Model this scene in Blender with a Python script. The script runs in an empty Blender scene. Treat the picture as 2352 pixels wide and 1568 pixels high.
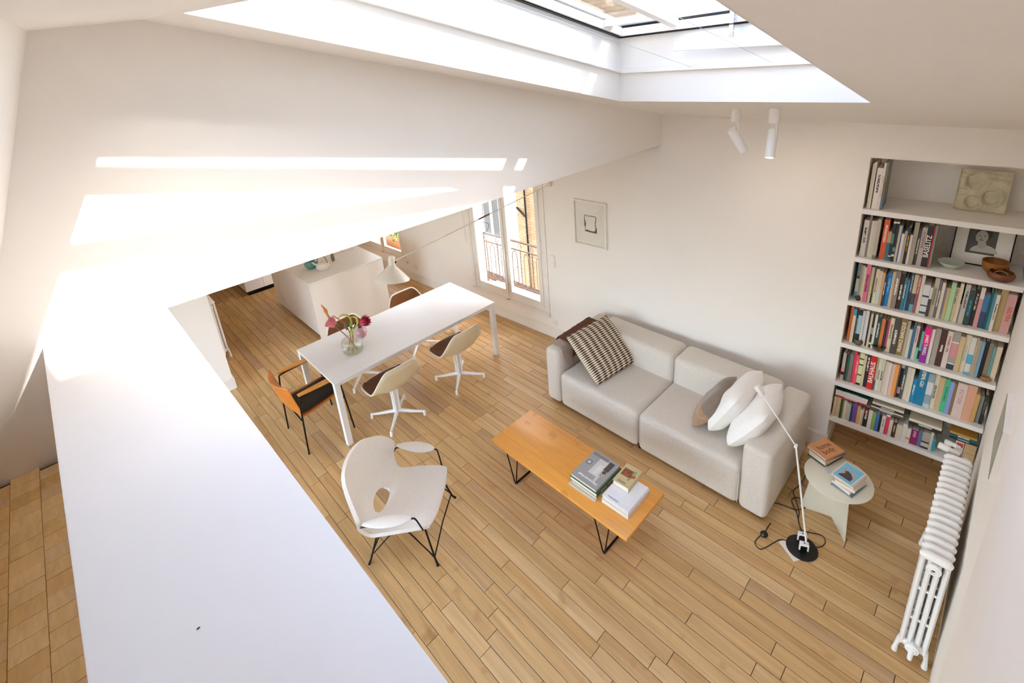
import bpy, bmesh, math, random
from mathutils import Vector, Matrix, Quaternion
random.seed(11)
SC = bpy.context.scene
COL = SC.collection
PI = math.pi

# ------------------------------------------------------------------ camera, light, exposure
cam = bpy.data.cameras.new('camera'); camo = bpy.data.objects.new('camera', cam); COL.objects.link(camo)
CR = Vector((0.70801, 0.70293, -0.06860)); CD = Vector((0.18396, -0.27733, -0.94300)); CF = Vector((-0.68188, 0.65498, -0.32563))
CR.normalize(); CF = (CF - CR * CF.dot(CR)).normalized(); CD = CF.cross(CR)
camo.matrix_world = Matrix(((CR.x, -CD.x, -CF.x, 0), (CR.y, -CD.y, -CF.y, 0), (CR.z, -CD.z, -CF.z, 3.6), (0, 0, 0, 1)))
cam.sensor_fit = 'HORIZONTAL'; cam.sensor_width = 36; cam.lens = 1131.06 / 2352 * 36
cam.shift_x = (1176 - 1212.66) / 2352; cam.shift_y = (510.68 - 784) / 2352
cam.clip_start = 0.01; cam.clip_end = 200
SC.camera = camo

def project(P):
    q = Vector(P) - Vector((0, 0, 3.6)); d = q.dot(CF)
    if d < 0.05: return None
    return 1212.66 + 1131.06 * q.dot(CR) / d, 510.68 + 1131.06 * q.dot(CD) / d

world = bpy.data.worlds.new('sky'); SC.world = world; world.use_nodes = True
nt = world.node_tree; nt.nodes.clear()
sky = nt.nodes.new('ShaderNodeTexSky'); sky.sky_type = 'NISHITA'; sky.sun_disc = False
sky.sun_elevation = math.radians(42.6); sky.sun_rotation = math.radians(51); sky.air_density = 1.0; sky.dust_density = 2.0
hs = nt.nodes.new('ShaderNodeHueSaturation'); hs.inputs['Saturation'].default_value = 0.8
bg = nt.nodes.new('ShaderNodeBackground'); bg.inputs['Strength'].default_value = 1.0
wo = nt.nodes.new('ShaderNodeOutputWorld')
nt.links.new(sky.outputs[0], hs.inputs['Color']); nt.links.new(hs.outputs[0], bg.inputs[0]); nt.links.new(bg.outputs[0], wo.inputs[0])

sun = bpy.data.lights.new('sun', 'SUN'); sun.energy = 6.5; sun.angle = math.radians(0.6); sun.color = (1.0, 0.97, 0.93)
suno = bpy.data.objects.new('sun', sun); COL.objects.link(suno)
SUN = Vector((1.26, 1.0, 1.48)).normalized()
suno.rotation_euler = SUN.to_track_quat('Z', 'Y').to_euler(); suno.location = (6, 8, 14)

SC.view_settings.view_transform = 'Standard'; SC.view_settings.look = 'None'; SC.view_settings.gamma = 1
SC.view_settings.use_curve_mapping = False; SC.view_settings.exposure = 1.66
SC.cycles.max_bounces = 14; SC.cycles.diffuse_bounces = 10; SC.cycles.transparent_max_bounces = 16
SC.cycles.sample_clamp_indirect = 8; SC.cycles.use_denoising = True
SC.cycles.caustics_reflective = False; SC.cycles.caustics_refractive = False

# ------------------------------------------------------------------ materials
def lin(c):
    return tuple(((v / 255) / 12.92 if v / 255 <= 0.04045 else ((v / 255 + 0.055) / 1.055) ** 2.4) for v in c)
MATS = {}
def principled(name):
    m = bpy.data.materials.new(name); m.use_nodes = True
    b = m.node_tree.nodes['Principled BSDF']
    return m, m.node_tree, b
def mat(name, rgb, rough=0.6, metal=0.0, spec=0.5, var=0.04, vscale=6.0, bump=0.0, bscale=60.0, sheen=0.0, coat=0.0):
    """plain surface with slight procedural colour variation and fine relief"""
    if name in MATS: return MATS[name]
    m, t, b = principled(name)
    c = lin(rgb)
    tc = t.nodes.new('ShaderNodeTexCoord'); n = t.nodes.new('ShaderNodeTexNoise')
    n.inputs['Scale'].default_value = vscale; n.inputs['Detail'].default_value = 4
    t.links.new(tc.outputs['Object'], n.inputs['Vector'])
    r = t.nodes.new('ShaderNodeValToRGB')
    r.color_ramp.elements[0].position = 0.3; r.color_ramp.elements[1].position = 0.7
    r.color_ramp.elements[0].color = (*[max(0, v * (1 - var)) for v in c], 1)
    r.color_ramp.elements[1].color = (*[min(1, v * (1 + var)) for v in c], 1)
    t.links.new(n.outputs['Fac'], r.inputs[0]); t.links.new(r.outputs[0], b.inputs['Base Color'])
    b.inputs['Roughness'].default_value = rough; b.inputs['Metallic'].default_value = metal
    b.inputs['Specular IOR Level'].default_value = spec
    if sheen: b.inputs['Sheen Weight'].default_value = sheen
    if coat: b.inputs['Coat Weight'].default_value = coat
    if bump:
        n2 = t.nodes.new('ShaderNodeTexNoise'); n2.inputs['Scale'].default_value = bscale; n2.inputs['Detail'].default_value = 3
        t.links.new(tc.outputs['Object'], n2.inputs['Vector'])
        bp = t.nodes.new('ShaderNodeBump'); bp.inputs['Strength'].default_value = bump; bp.inputs['Distance'].default_value = 0.01
        t.links.new(n2.outputs['Fac'], bp.inputs['Height']); t.links.new(bp.outputs[0], b.inputs['Normal'])
    MATS[name] = m
    return m
def wood(name, tones, rough=0.45, axis=0, stretch=(1.5, 26, 26), per_object=True, ring=False, coat=0.0, contrast=0.16):
    """timber: tone per piece, long grain streaks and a few knots"""
    m, t, b = principled(name)
    oi = t.nodes.new('ShaderNodeObjectInfo'); tc = t.nodes.new('ShaderNodeTexCoord')
    ramp = t.nodes.new('ShaderNodeValToRGB'); ramp.color_ramp.interpolation = 'LINEAR'
    els = ramp.color_ramp.elements
    while len(els) < len(tones): els.new(0.5)
    for i, c in enumerate(tones):
        els[i].position = i / max(1, len(tones) - 1); els[i].color = (*lin(c), 1)
    if per_object: t.links.new(oi.outputs['Random'], ramp.inputs[0])
    else: ramp.inputs[0].default_value = 0.5
    mul = t.nodes.new('ShaderNodeVectorMath'); mul.operation = 'MULTIPLY'; mul.inputs[1].default_value = stretch
    add = t.nodes.new('ShaderNodeVectorMath'); add.operation = 'ADD'
    off = t.nodes.new('ShaderNodeMath'); off.operation = 'MULTIPLY'; off.inputs[1].default_value = 97.0
    t.links.new(oi.outputs['Random'], off.inputs[0])
    t.links.new(tc.outputs['Object'], mul.inputs[0]); t.links.new(mul.outputs[0], add.inputs[0]); t.links.new(off.outputs[0], add.inputs[1])
    if ring:
        g = t.nodes.new('ShaderNodeTexWave'); g.wave_type = 'RINGS'; g.inputs['Scale'].default_value = 1.0; g.inputs['Distortion'].default_value = 6; g.inputs['Detail'].default_value = 2
    else:
        g = t.nodes.new('ShaderNodeTexNoise'); g.inputs['Scale'].default_value = 1.0; g.inputs['Detail'].default_value = 6; g.inputs['Distortion'].default_value = 0.6
    t.links.new(add.outputs[0], g.inputs['Vector'])
    gr = t.nodes.new('ShaderNodeValToRGB'); gr.color_ramp.elements[0].position = 0.3; gr.color_ramp.elements[1].position = 0.75
    gr.color_ramp.elements[0].color = (1 - contrast * 1.6, 1 - contrast * 1.9, 1 - contrast * 2.3, 1); gr.color_ramp.elements[1].color = (1.06, 1.05, 1.04, 1)
    t.links.new(g.outputs['Fac'], gr.inputs[0])
    mx = t.nodes.new('ShaderNodeMix'); mx.data_type = 'RGBA'; mx.blend_type = 'MULTIPLY'; mx.inputs['Factor'].default_value = 1
    t.links.new(ramp.outputs[0], mx.inputs['A']); t.links.new(gr.outputs[0], mx.inputs['B'])
    # broad stains and knots
    n3 = t.nodes.new('ShaderNodeTexNoise'); n3.inputs['Scale'].default_value = 5.5; n3.inputs['Detail'].default_value = 2
    a2 = t.nodes.new('ShaderNodeVectorMath'); a2.operation = 'ADD'
    t.links.new(tc.outputs['Object'], a2.inputs[0]); t.links.new(off.outputs[0], a2.inputs[1]); t.links.new(a2.outputs[0], n3.inputs['Vector'])
    kr = t.nodes.new('ShaderNodeValToRGB'); kr.color_ramp.elements[0].position = 0.24; kr.color_ramp.elements[1].position = 0.36
    kr.color_ramp.elements[0].color = (0.6, 0.48, 0.36, 1); kr.color_ramp.elements[1].color = (1, 1, 1, 1)
    t.links.new(n3.outputs['Fac'], kr.inputs[0])
    m2 = t.nodes.new('ShaderNodeMix'); m2.data_type = 'RGBA'; m2.blend_type = 'MULTIPLY'; m2.inputs['Factor'].default_value = 0.6
    t.links.new(mx.outputs['Result'], m2.inputs['A']); t.links.new(kr.outputs[0], m2.inputs['B'])
    t.links.new(m2.outputs['Result'], b.inputs['Base Color'])
    b.inputs['Roughness'].default_value = rough
    if coat: b.inputs['Coat Weight'].default_value = coat; b.inputs['Coat Roughness'].default_value = 0.2
    bp = t.nodes.new('ShaderNodeBump'); bp.inputs['Strength'].default_value = 0.08; bp.inputs['Distance'].default_value = 0.004
    t.links.new(g.outputs['Fac'], bp.inputs['Height']); t.links.new(bp.outputs[0], b.inputs['Normal'])
    MATS[name] = m
    return m
def stripes(name, bands, scale, axis='X', rough=0.9, warp=0.0, coord='Object', fuzz=0.0):
    """colour bands along one axis; bands = list of (position, rgb), repeated every 1/scale m"""
    m, t, b = principled(name)
    tc = t.nodes.new('ShaderNodeTexCoord'); sx = t.nodes.new('ShaderNodeSeparateXYZ')
    vec = tc.outputs[coord]
    if warp:
        n = t.nodes.new('ShaderNodeTexNoise'); n.inputs['Scale'].default_value = 9
        t.links.new(vec, n.inputs['Vector'])
        ad = t.nodes.new('ShaderNodeVectorMath'); ad.operation = 'MULTIPLY_ADD'; ad.inputs[1].default_value = (warp,) * 3
        t.links.new(n.outputs['Color'], ad.inputs[0]); t.links.new(vec, ad.inputs[2]); vec = ad.outputs[0]
    t.links.new(vec, sx.inputs[0])
    mm = t.nodes.new('ShaderNodeMath'); mm.operation = 'MULTIPLY'; mm.inputs[1].default_value = scale
    t.links.new(sx.outputs[axis], mm.inputs[0])
    fr = t.nodes.new('ShaderNodeMath'); fr.operation = 'FRACT'; t.links.new(mm.outputs[0], fr.inputs[0])
    r = t.nodes.new('ShaderNodeValToRGB'); els = r.color_ramp.elements
    r.color_ramp.interpolation = 'LINEAR' if fuzz else 'CONSTANT'
    while len(els) < len(bands): els.new(0.5)
    for e, (p, c) in zip(els, sorted(bands)): e.position = p; e.color = (*lin(c), 1)
    t.links.new(fr.outputs[0], r.inputs[0]); t.links.new(r.outputs[0], b.inputs['Base Color'])
    b.inputs['Roughness'].default_value = rough
    MATS[name] = m
    return m
def glass(name, tint=(1, 1, 1), rough=0.0, ior=1.45, thin=True):
    """clear pane: mostly see-through with a mirror sheen at grazing angles"""
    m = bpy.data.materials.new(name); m.use_nodes = True; t = m.node_tree; t.nodes.clear()
    o = t.nodes.new('ShaderNodeOutputMaterial'); tr = t.nodes.new('ShaderNodeBsdfTransparent'); tr.inputs[0].default_value = (*tint, 1)
    gl = t.nodes.new('ShaderNodeBsdfGlossy'); gl.inputs['Roughness'].default_value = 0.02
    lw = t.nodes.new('ShaderNodeLayerWeight'); lw.inputs[0].default_value = 0.5
    pw = t.nodes.new('ShaderNodeMath'); pw.operation = 'POWER'; pw.inputs[1].default_value = 5.0; t.links.new(lw.outputs['Facing'], pw.inputs[0])
    fr = t.nodes.new('ShaderNodeMath'); fr.operation = 'MULTIPLY_ADD'; fr.inputs[1].default_value = 0.9; fr.inputs[2].default_value = 0.04; t.links.new(pw.outputs[0], fr.inputs[0])
    mx = t.nodes.new('ShaderNodeMixShader')
    t.links.new(fr.outputs[0], mx.inputs[0]); t.links.new(tr.outputs[0], mx.inputs[1]); t.links.new(gl.outputs[0], mx.inputs[2]); t.links.new(mx.outputs[0], o.inputs[0])
    MATS[name] = m
    return m
def brickmat(name, c1, c2, mortar, scale, rowh=0.25, bw=0.5, ms=0.012):
    m, t, b = principled(name)
    tc = t.nodes.new('ShaderNodeTexCoord'); mp = t.nodes.new('ShaderNodeMapping'); mp.inputs['Rotation'].default_value = (PI / 2, 0, 0)
    br = t.nodes.new('ShaderNodeTexBrick'); br.inputs['Color1'].default_value = (*lin(c1), 1); br.inputs['Color2'].default_value = (*lin(c2), 1); br.inputs['Mortar'].default_value = (*lin(mortar), 1)
    br.inputs['Scale'].default_value = scale; br.inputs['Mortar Size'].default_value = ms; br.inputs['Row Height'].default_value = rowh; br.inputs['Brick Width'].default_value = bw
    t.links.new(tc.outputs['Object'], mp.inputs[0]); t.links.new(mp.outputs[0], br.inputs['Vector']); t.links.new(br.outputs['Color'], b.inputs['Base Color'])
    bp = t.nodes.new('ShaderNodeBump'); bp.inputs['Strength'].default_value = 0.4; t.links.new(br.outputs['Fac'], bp.inputs['Height']); bp.invert = True
    t.links.new(bp.outputs[0], b.inputs['Normal']); b.inputs['Roughness'].default_value = 0.9
    MATS[name] = m
    return m

WALL = mat('wall_paint', (238, 233, 226), 0.75, spec=0.25, var=0.012, vscale=2, bump=0.03, bscale=180)
WHITE = mat('white_lacquer', (236, 234, 230), 0.4, var=0.01)
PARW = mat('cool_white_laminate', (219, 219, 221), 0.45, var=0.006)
CREAM = mat('cream_shell', (226, 213, 180), 0.35, var=0.02)
RADW = mat('radiator_enamel', (238, 236, 232), 0.3, var=0.015)
SHELF = mat('shelf_paint', (233, 229, 222), 0.55, var=0.015)
FRAMEW = mat('window_paint', (232, 227, 219), 0.4, var=0.015)
BLACK = mat('black_steel', (26, 22, 20), 0.4, metal=0.6)
DARK = mat('dark_gap', (58, 40, 25), 0.9)
SOFA = mat('sofa_wool', (216, 208, 196), 0.95, spec=0.1, var=0.06, vscale=90, bump=0.35, bscale=420, sheen=0.2)
BOUCLE = mat('white_boucle', (232, 226, 217), 0.95, spec=0.1, var=0.03, vscale=60, bump=0.5, bscale=300, sheen=0.3)
BROWNF = mat('brown_wool', (112, 66, 24), 0.95, spec=0.1, var=0.12, vscale=200, bump=0.3, bscale=500, sheen=0.25)
LINEN = mat('white_linen', (240, 238, 234), 0.9, spec=0.15, var=0.015, vscale=30, bump=0.12, bscale=60)
PAGES = stripes('page_edges', [(0, (226, 215, 195)), (0.5, (205, 192, 170))], 600, 'X', 0.9)
PAGEW = mat('white_pages', (228, 220, 204), 0.9, var=0.05, vscale=120)
BRASS = mat('brass', (170, 130, 60), 0.35, metal=0.9)
CHROME = mat('steel', (200, 200, 200), 0.25, metal=1.0)
OAK = wood('oak_plank', [(196, 157, 104), (212, 176, 122), (207, 168, 116), (218, 184, 132), (209, 170, 116), (222, 190, 142), (202, 162, 106), (214, 178, 126), (190, 157, 118)], 0.36)
BLOCK = wood('oak_block', [(240, 200, 134), (246, 212, 154), (232, 190, 126), (242, 204, 138), (234, 202, 156)], 0.4, stretch=(14, 60, 30), contrast=0.07)
BEECH = wood('honey_beech', [(234, 164, 72), (234, 164, 72)], 0.33, stretch=(2.2, 30, 30), contrast=0.08, coat=0.3)
BEECH2 = wood('orange_ply', [(206, 122, 40), (206, 122, 40)], 0.35, stretch=(24, 2.5, 24), contrast=0.1, coat=0.2)
BOWLW = wood('bowl_wood', [(150, 88, 38), (120, 66, 36)], 0.5, stretch=(10, 10, 30), contrast=0.2)
GLASS = glass('window_glass'); DIMGLASS = glass('dimming_glass', (.33, .335, .34))  # second glass: tint added to dim daylight through the roof panes

# ------------------------------------------------------------------ mesh helpers
class MB:
    def __init__(s): s.v = []; s.f = []
    def add(s, vs, fs, M=None):
        o = len(s.v)
        s.v += [tuple(M @ Vector(p)) if M else tuple(p) for p in vs]
        s.f += [tuple(i + o for i in f) for f in fs]
        return s
    def box(s, x0, x1, y0, y1, z0, z1, M=None):
        vs = [(x, y, z) for z in (z0, z1) for y in (y0, y1) for x in (x0, x1)]
        return s.add(vs, [(0, 2, 3, 1), (4, 5, 7, 6), (0, 1, 5, 4), (2, 6, 7, 3), (0, 4, 6, 2), (1, 3, 7, 5)], M)
    def quad(s, a, b, c, d): return s.add([a, b, c, d], [(0, 1, 2, 3)])
    def prism(s, poly, z0, z1, M=None):
        n = len(poly)
        vs = [(p[0], p[1], z0) for p in poly] + [(p[0], p[1], z1) for p in poly]
        fs = [tuple(range(n - 1, -1, -1)), tuple(range(n, 2 * n))] + [(i, (i + 1) % n, (i + 1) % n + n, i + n) for i in range(n)]
        return s.add(vs, fs, M)
    def lathe(s, prof, seg=32, M=None, cap=True):
        n = len(prof); vs = []
        for k in range(seg):
            a = 2 * PI * k / seg
            vs += [(r * math.cos(a), r * math.sin(a), z) for r, z in prof]
        fs = [(k * n + i, ((k + 1) % seg) * n + i, ((k + 1) % seg) * n + i + 1, k * n + i + 1) for k in range(seg) for i in range(n - 1)]
        if cap:
            if prof[0][0] > 1e-6: fs.append(tuple(k * n for k in range(seg - 1, -1, -1)))
            if prof[-1][0] > 1e-6: fs.append(tuple(k * n + n - 1 for k in range(seg)))
        return s.add(vs, fs, M)
    def tube(s, pts, r, seg=8, M=None, closed=False, flat=1.0):
        pts = [Vector(p) for p in pts]; n = len(pts); rs = r if isinstance(r, (list, tuple)) else [r] * n
        vs = []; prev = None
        for i, p in enumerate(pts):
            if closed: d = pts[(i + 1) % n] - pts[i - 1]
            else: d = pts[min(i + 1, n - 1)] - pts[max(i - 1, 0)]
            d.normalize()
            if prev is None:
                u = d.orthogonal().normalized() if abs(d.z) > .95 else d.cross(Vector((0, 0, 1))).normalized()
            else: u = (prev - d * prev.dot(d)).normalized()
            prev = u; w = d.cross(u)
            vs += [tuple(p + (u * math.cos(2 * PI * k / seg) + w * math.sin(2 * PI * k / seg) * flat) * rs[i]) for k in range(seg)]
        m = n if closed else n - 1
        fs = [(i * seg + k, i * seg + (k + 1) % seg, ((i + 1) % n) * seg + (k + 1) % seg, ((i + 1) % n) * seg + k) for i in range(m) for k in range(seg)]
        if not closed: fs += [tuple(range(seg - 1, -1, -1)), tuple(range((n - 1) * seg, n * seg))]
        return s.add(vs, fs, M)
    def grid(s, P, close_u=False, M=None):
        nu, nv = len(P), len(P[0])
        vs = [p for row in P for p in row]
        fs = [(i * nv + j, ((i + 1) % nu) * nv + j, ((i + 1) % nu) * nv + j + 1, i * nv + j + 1) for i in range(nu if close_u else nu - 1) for j in range(nv - 1)]
        return s.add(vs, fs, M)
    def rbox(s, x0, x1, y0, y1, z0, z1, b=0.02, seg=3, M=None):
        bm = bmesh.new(); bmesh.ops.create_cube(bm, size=1)
        for v in bm.verts: v.co = Vector((x0 + (v.co.x + .5) * (x1 - x0), y0 + (v.co.y + .5) * (y1 - y0), z0 + (v.co.z + .5) * (z1 - z0)))
        bmesh.ops.bevel(bm, geom=bm.edges[:], offset=b, segments=seg, profile=0.5, affect='EDGES')
        bm.verts.index_update()
        s.add([v.co[:] for v in bm.verts], [[v.index for v in f.verts] for f in bm.faces], M); bm.free()
        return s
    def mesh(s, name, smooth=False, weld=False):
        me = bpy.data.meshes.new(name); me.from_pydata(s.v, [], s.f); me.update()
        bm = bmesh.new(); bm.from_mesh(me)
        if weld: bmesh.ops.remove_doubles(bm, verts=bm.verts, dist=1e-5)
        bmesh.ops.recalc_face_normals(bm, faces=bm.faces); bm.to_mesh(me); bm.free()
        if smooth:
            me.polygons.foreach_set('use_smooth', [True] * len(me.polygons)); me.set_sharp_from_angle(angle=math.radians(38))
        return me
    def obj(s, name, m=None, parent=None, smooth=False, weld=False, mw=None):
        return link(name, s.mesh(name, smooth, weld), m, parent, mw)
def face_up(me):
    """open sheets: turn the faces so that they look upwards on the whole"""
    if sum(p.normal.z * p.area for p in me.polygons) < 0: me.flip_normals()
    return me

def link(name, data, m=None, parent=None, mw=None):
    o = bpy.data.objects.new(name, data); COL.objects.link(o)
    if m is not None and data is not None and not data.materials: data.materials.append(m)
    if parent is not None: o.parent = parent
    if mw is not None: o.matrix_local = mw
    return o
def tag(o, label=None, cat=None, group=None, kind=None):
    if label: o['label'] = label
    if cat: o['category'] = cat
    if group: o['group'] = group
    if kind: o['kind'] = kind
    return o
def thing(name, label, cat, mw=None, group=None):
    o = bpy.data.objects.new(name, None); COL.objects.link(o); o.empty_display_size = 0.1
    if mw is not None: o.matrix_local = mw
    return tag(o, label, cat, group)
def struct(o): o['kind'] = 'structure'; return o
def TM(x, y, z, rz=0, rx=0, ry=0): return Matrix.Translation((x, y, z)) @ Matrix.Rotation(rz, 4, 'Z') @ Matrix.Rotation(ry, 4, 'Y') @ Matrix.Rotation(rx, 4, 'X')
def copy_tree(o, parent=None):
    c = o.copy(); COL.objects.link(c); c.parent = parent
    for ch in list(o.children): copy_tree(ch, c)
    return c
def mod(o, kind, **kw):
    md = o.modifiers.new(kind.lower(), kind)
    for k, v in kw.items(): setattr(md, k, v)
    return md
def lettering(body, size, m, parent, mw, name='lettering', depth=0.0006, bold=0.0, xs=1.0):
    cu = bpy.data.curves.new(name, 'FONT'); cu.body = body; cu.size = size; cu.extrude = depth; cu.offset = bold
    cu.align_x = 'CENTER'; cu.align_y = 'CENTER'; cu.space_character = 1.0; cu.resolution_u = 2
    t = bpy.data.objects.new('tmp', cu); COL.objects.link(t); bpy.context.view_layer.update()
    me = bpy.data.meshes.new_from_object(t.evaluated_get(bpy.context.evaluated_depsgraph_get()))
    bpy.data.objects.remove(t); bpy.data.curves.remove(cu); me.name = name
    me.materials.clear(); me.materials.append(m)
    return link(name, me, None, parent, mw @ Matrix.Diagonal((xs, 1, 1, 1)))
def bez(p0, p1, p2, p3, n=10):
    out = []
    for i in range(n + 1):
        t = i / n; a = (1 - t) ** 3; b = 3 * t * (1 - t) ** 2; c = 3 * t * t * (1 - t); d = t ** 3
        out.append(tuple(a * p0[k] + b * p1[k] + c * p2[k] + d * p3[k] for k in range(3)))
    return out
def spline(pts, n=8):
    """Catmull-Rom through the points"""
    P = [Vector(p) for p in pts]; P = [2 * P[0] - P[1]] + P + [2 * P[-1] - P[-2]]; out = []
    for i in range(1, len(P) - 2):
        for k in range(n):
            t = k / n
            out.append(0.5 * (2 * P[i] + (P[i + 1] - P[i - 1]) * t + (2 * P[i - 1] - 5 * P[i] + 4 * P[i + 1] - P[i + 2]) * t * t + (3 * P[i] - P[i - 1] - 3 * P[i + 1] + P[i + 2]) * t ** 3))
    out.append(P[-2]); return [tuple(p) for p in out]
# ------------------------------------------------------------------ room shell
WT = math.atan(0.0535)
WM = Matrix.Translation((0, 4.335, 0)) @ Matrix.Rotation(WT, 4, 'Z')          # wall frame: x along the wall, y outwards
XB, XR = -2.454, 0.19
def zs(y): return 3.907 - 0.225 * y                                           # sloped ceiling
def zf(x, y): return 3.776 + 0.099 * y - 0.03 * (x + 2.454)                   # low flat ceiling over the mezzanine
def ym(x, z): return 0.079 + (z - 3.783) / 2.6 - 0.06 * (x + 2.454)           # steep mansard side
def yj(x): return (0.2046 + 0.03 * x) / 0.324                                 # junction slope / flat

def wall_with_holes(name, x0, x1, z0, z1, holes, th, M=None, m=WALL):
    """slab in the xz plane with rectangular openings"""
    xs = sorted({x0, x1, *[h[0] for h in holes], *[h[1] for h in holes]}); zz = sorted({z0, z1, *[h[2] for h in holes], *[h[3] for h in holes]})
    b = MB()
    def solid(i, j):
        if not (0 <= i < len(xs) - 1 and 0 <= j < len(zz) - 1): return False
        cx, cz = (xs[i] + xs[i + 1]) / 2, (zz[j] + zz[j + 1]) / 2
        return not any(h[0] < cx < h[1] and h[2] < cz < h[3] for h in holes)
    for i in range(len(xs) - 1):
        for j in range(len(zz) - 1):
            if not solid(i, j): continue
            a, c, d, e = xs[i], xs[i + 1], zz[j], zz[j + 1]
            b.quad((a, 0, d), (c, 0, d), (c, 0, e), (a, 0, e)); b.quad((a, th, d), (a, th, e), (c, th, e), (c, th, d))
            if not solid(i - 1, j): b.quad((a, 0, d), (a, 0, e), (a, th, e), (a, th, d))
            if not solid(i + 1, j): b.quad((c, 0, d), (c, th, d), (c, th, e), (c, 0, e))
            if not solid(i, j - 1): b.quad((a, 0, d), (a, th, d), (c, th, d), (c, 0, d))
            if not solid(i, j + 1): b.quad((a, 0, e), (c, 0, e), (c, th, e), (a, th, e))
    return struct(b.obj(name, m, None, weld=True, mw=M))

W1 = (-5.42, -4.045, 0.335, 2.32); W2 = (-8.62, -7.24, 0.335, 2.32); NI = (-0.776, 0.3, -0.1, 2.693)
wall_with_holes('wall_back', -11.2, 0.55, -0.1, 3.4, [W1, W2, NI], 0.22, WM)
# niche lining
b = MB(); b.box(-0.90, -0.776, 0.2205, 0.46, -0.05, 2.9); b.box(-0.9, 0.5, 0.43, 0.5, -0.05, 2.9); b.box(-0.776, 0.5, 0.2205, 0.43, 2.693, 2.9)
struct(b.obj('wall_niche', WALL, mw=WM))
# right wall: a shallow chimney breast nearer the camera
b = MB(); b.box(XR, XR + 0.25, 2.17, 5.1, -0.1, 3.6); struct(b.obj('wall_right', WALL))
b = MB(); b.rbox(XR - 0.018, XR + 0.25, -3.2, 2.17, -0.1, 4.1, 0.014, 3); struct(b.obj('wall_right_breast', WALL, smooth=True))
# dropped wall (gable) above the kitchen side
pz = lambda y: zs(y) + 0.05
b = MB(); poly = [(-1.2, 2.0), (-0.17, 2.0), (-0.17, 2.678), (4.4, 2.678), (4.4, zs(4.4) + .05), (0.404, zs(0.404) + .05), (0.1, 3.84), (-1.2, 3.84)]
b.prism(poly, 0, -0.14, Matrix(((0, 0, 1, XB), (1, 0, 0, 0), (0, 1, 0, 0), (0, 0, 0, 1)))); struct(b.obj('wall_gable', WALL))
b = MB(); b.box(-11.2, XB - 0.001, -3.2, 4.4, 2.678, 2.8); struct(b.obj('ceiling_kitchen', WALL))
# sloped ceiling with the roof-window opening
BL, BR_, TR, TL = (-2.113, 3.041), (-0.556, 2.879), (-0.475, 0.66), (-2.058, 0.46)
O = [(XB, 4.6), (0.45, 4.6), (0.45, yj(0.45)), (XB, yj(XB))]
H = [BL, BR_, TR, TL]
b = MB(); L = lambda p: (p[0], p[1], zs(p[1]))
for i in range(4):
    j = (i + 1) % 4; b.quad(L(O[i]), L(O[j]), L(H[j]), L(H[i]))
struct(b.obj('ceiling', WALL, weld=True))
b = MB(); b.grid([[(x, yj(x) + (y_ - 1) * 0 if k == 0 else ym(x, 3.70) , 0) for k, y_ in enumerate((0, 1))] for x in (XB - .02, -1.6, -0.8, 0.45)])
b.v = [(x, y, zf(x, y)) for x, y, z in b.v]; struct(b.obj('ceiling_flat', WALL))
b = MB(); b.grid([[(x, ym(x, z), z) for z in (1.9, 3.85)] for x in (XB - .02, 0.45)]); struct(b.obj('wall_mansard', WALL))
# mezzanine: floor slab, parapet
b = MB(); b.box(XB, XR + .1, -1.2, 0.185, 2.0, 2.21); struct(b.obj('floor_mezzanine', DARK)); mezz = bpy.data.objects['floor_mezzanine']
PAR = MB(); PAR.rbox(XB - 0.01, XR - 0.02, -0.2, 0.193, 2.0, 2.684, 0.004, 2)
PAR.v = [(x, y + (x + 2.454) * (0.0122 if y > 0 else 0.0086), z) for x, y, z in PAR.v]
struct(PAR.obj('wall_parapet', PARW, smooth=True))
# walls out of view that close the flat
wall_with_holes('wall_front', -6.5, 0.4, -0.1, 2.75, [(-6.1, -4.5, 0.1, 2.6), (-4.3, -2.6, 0.1, 2.6), (-1.5, -0.6, 0.3, 1.9)], 0.25, TM(0, -3.2, 0) @ Matrix.Diagonal((1, -1, 1, 1)))  # openings added out of view to let in fill light
b = MB(); b.box(-11.2, -6.232, -3.4, 0.866, -0.1, 2.72); struct(b.obj('wall_partition', WALL))
b = MB(); b.box(-11.4, -11.2, -3.4, 4.6, -0.1, 2.8); struct(b.obj('wall_left', WALL))
# baseboards
def baseboard(name, pts, h=0.15, t=0.016, flip=1):
    b = MB()
    for (x0, y0), (x1, y1) in zip(pts, pts[1:]):
        d = Vector((x1 - x0, y1 - y0, 0)); L_ = d.length; a = math.atan2(d.y, d.x)
        M_ = TM(x0, y0, 0, a); b.box(0, L_, -t if flip > 0 else 0, 0 if flip > 0 else t, 0, h - .006, M_)
        b.box(0, L_, (-t + .005) if flip > 0 else 0, 0 if flip > 0 else t - .005, h - .006, h, M_)
    return struct(b.obj(name, FRAMEW))
wp = lambda x, o=0: tuple((WM @ Vector((x, -o, 0)))[:2])
baseboard('baseboard_back', [wp(-11.1), wp(-0.776)])
b = MB(); b.box(-0.776, -0.762, -0.016, 0.43, 0, 0.15, WM); struct(b.obj('baseboard_niche', FRAMEW))
baseboard('baseboard_right', [(XR, 4.8), (XR, 2.17)], flip=-1)
baseboard('baseboard_right_near', [(XR - .018, 2.17), (XR - .018, -3.0)], flip=-1)
baseboard('baseboard_partition', [(-6.232, -3.1), (-6.232, 0.866 + 0.016)], flip=1)
baseboard('baseboard_partition_side', [(-6.232 + .016, 0.866), (-11.1, 0.866)], flip=1)

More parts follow.
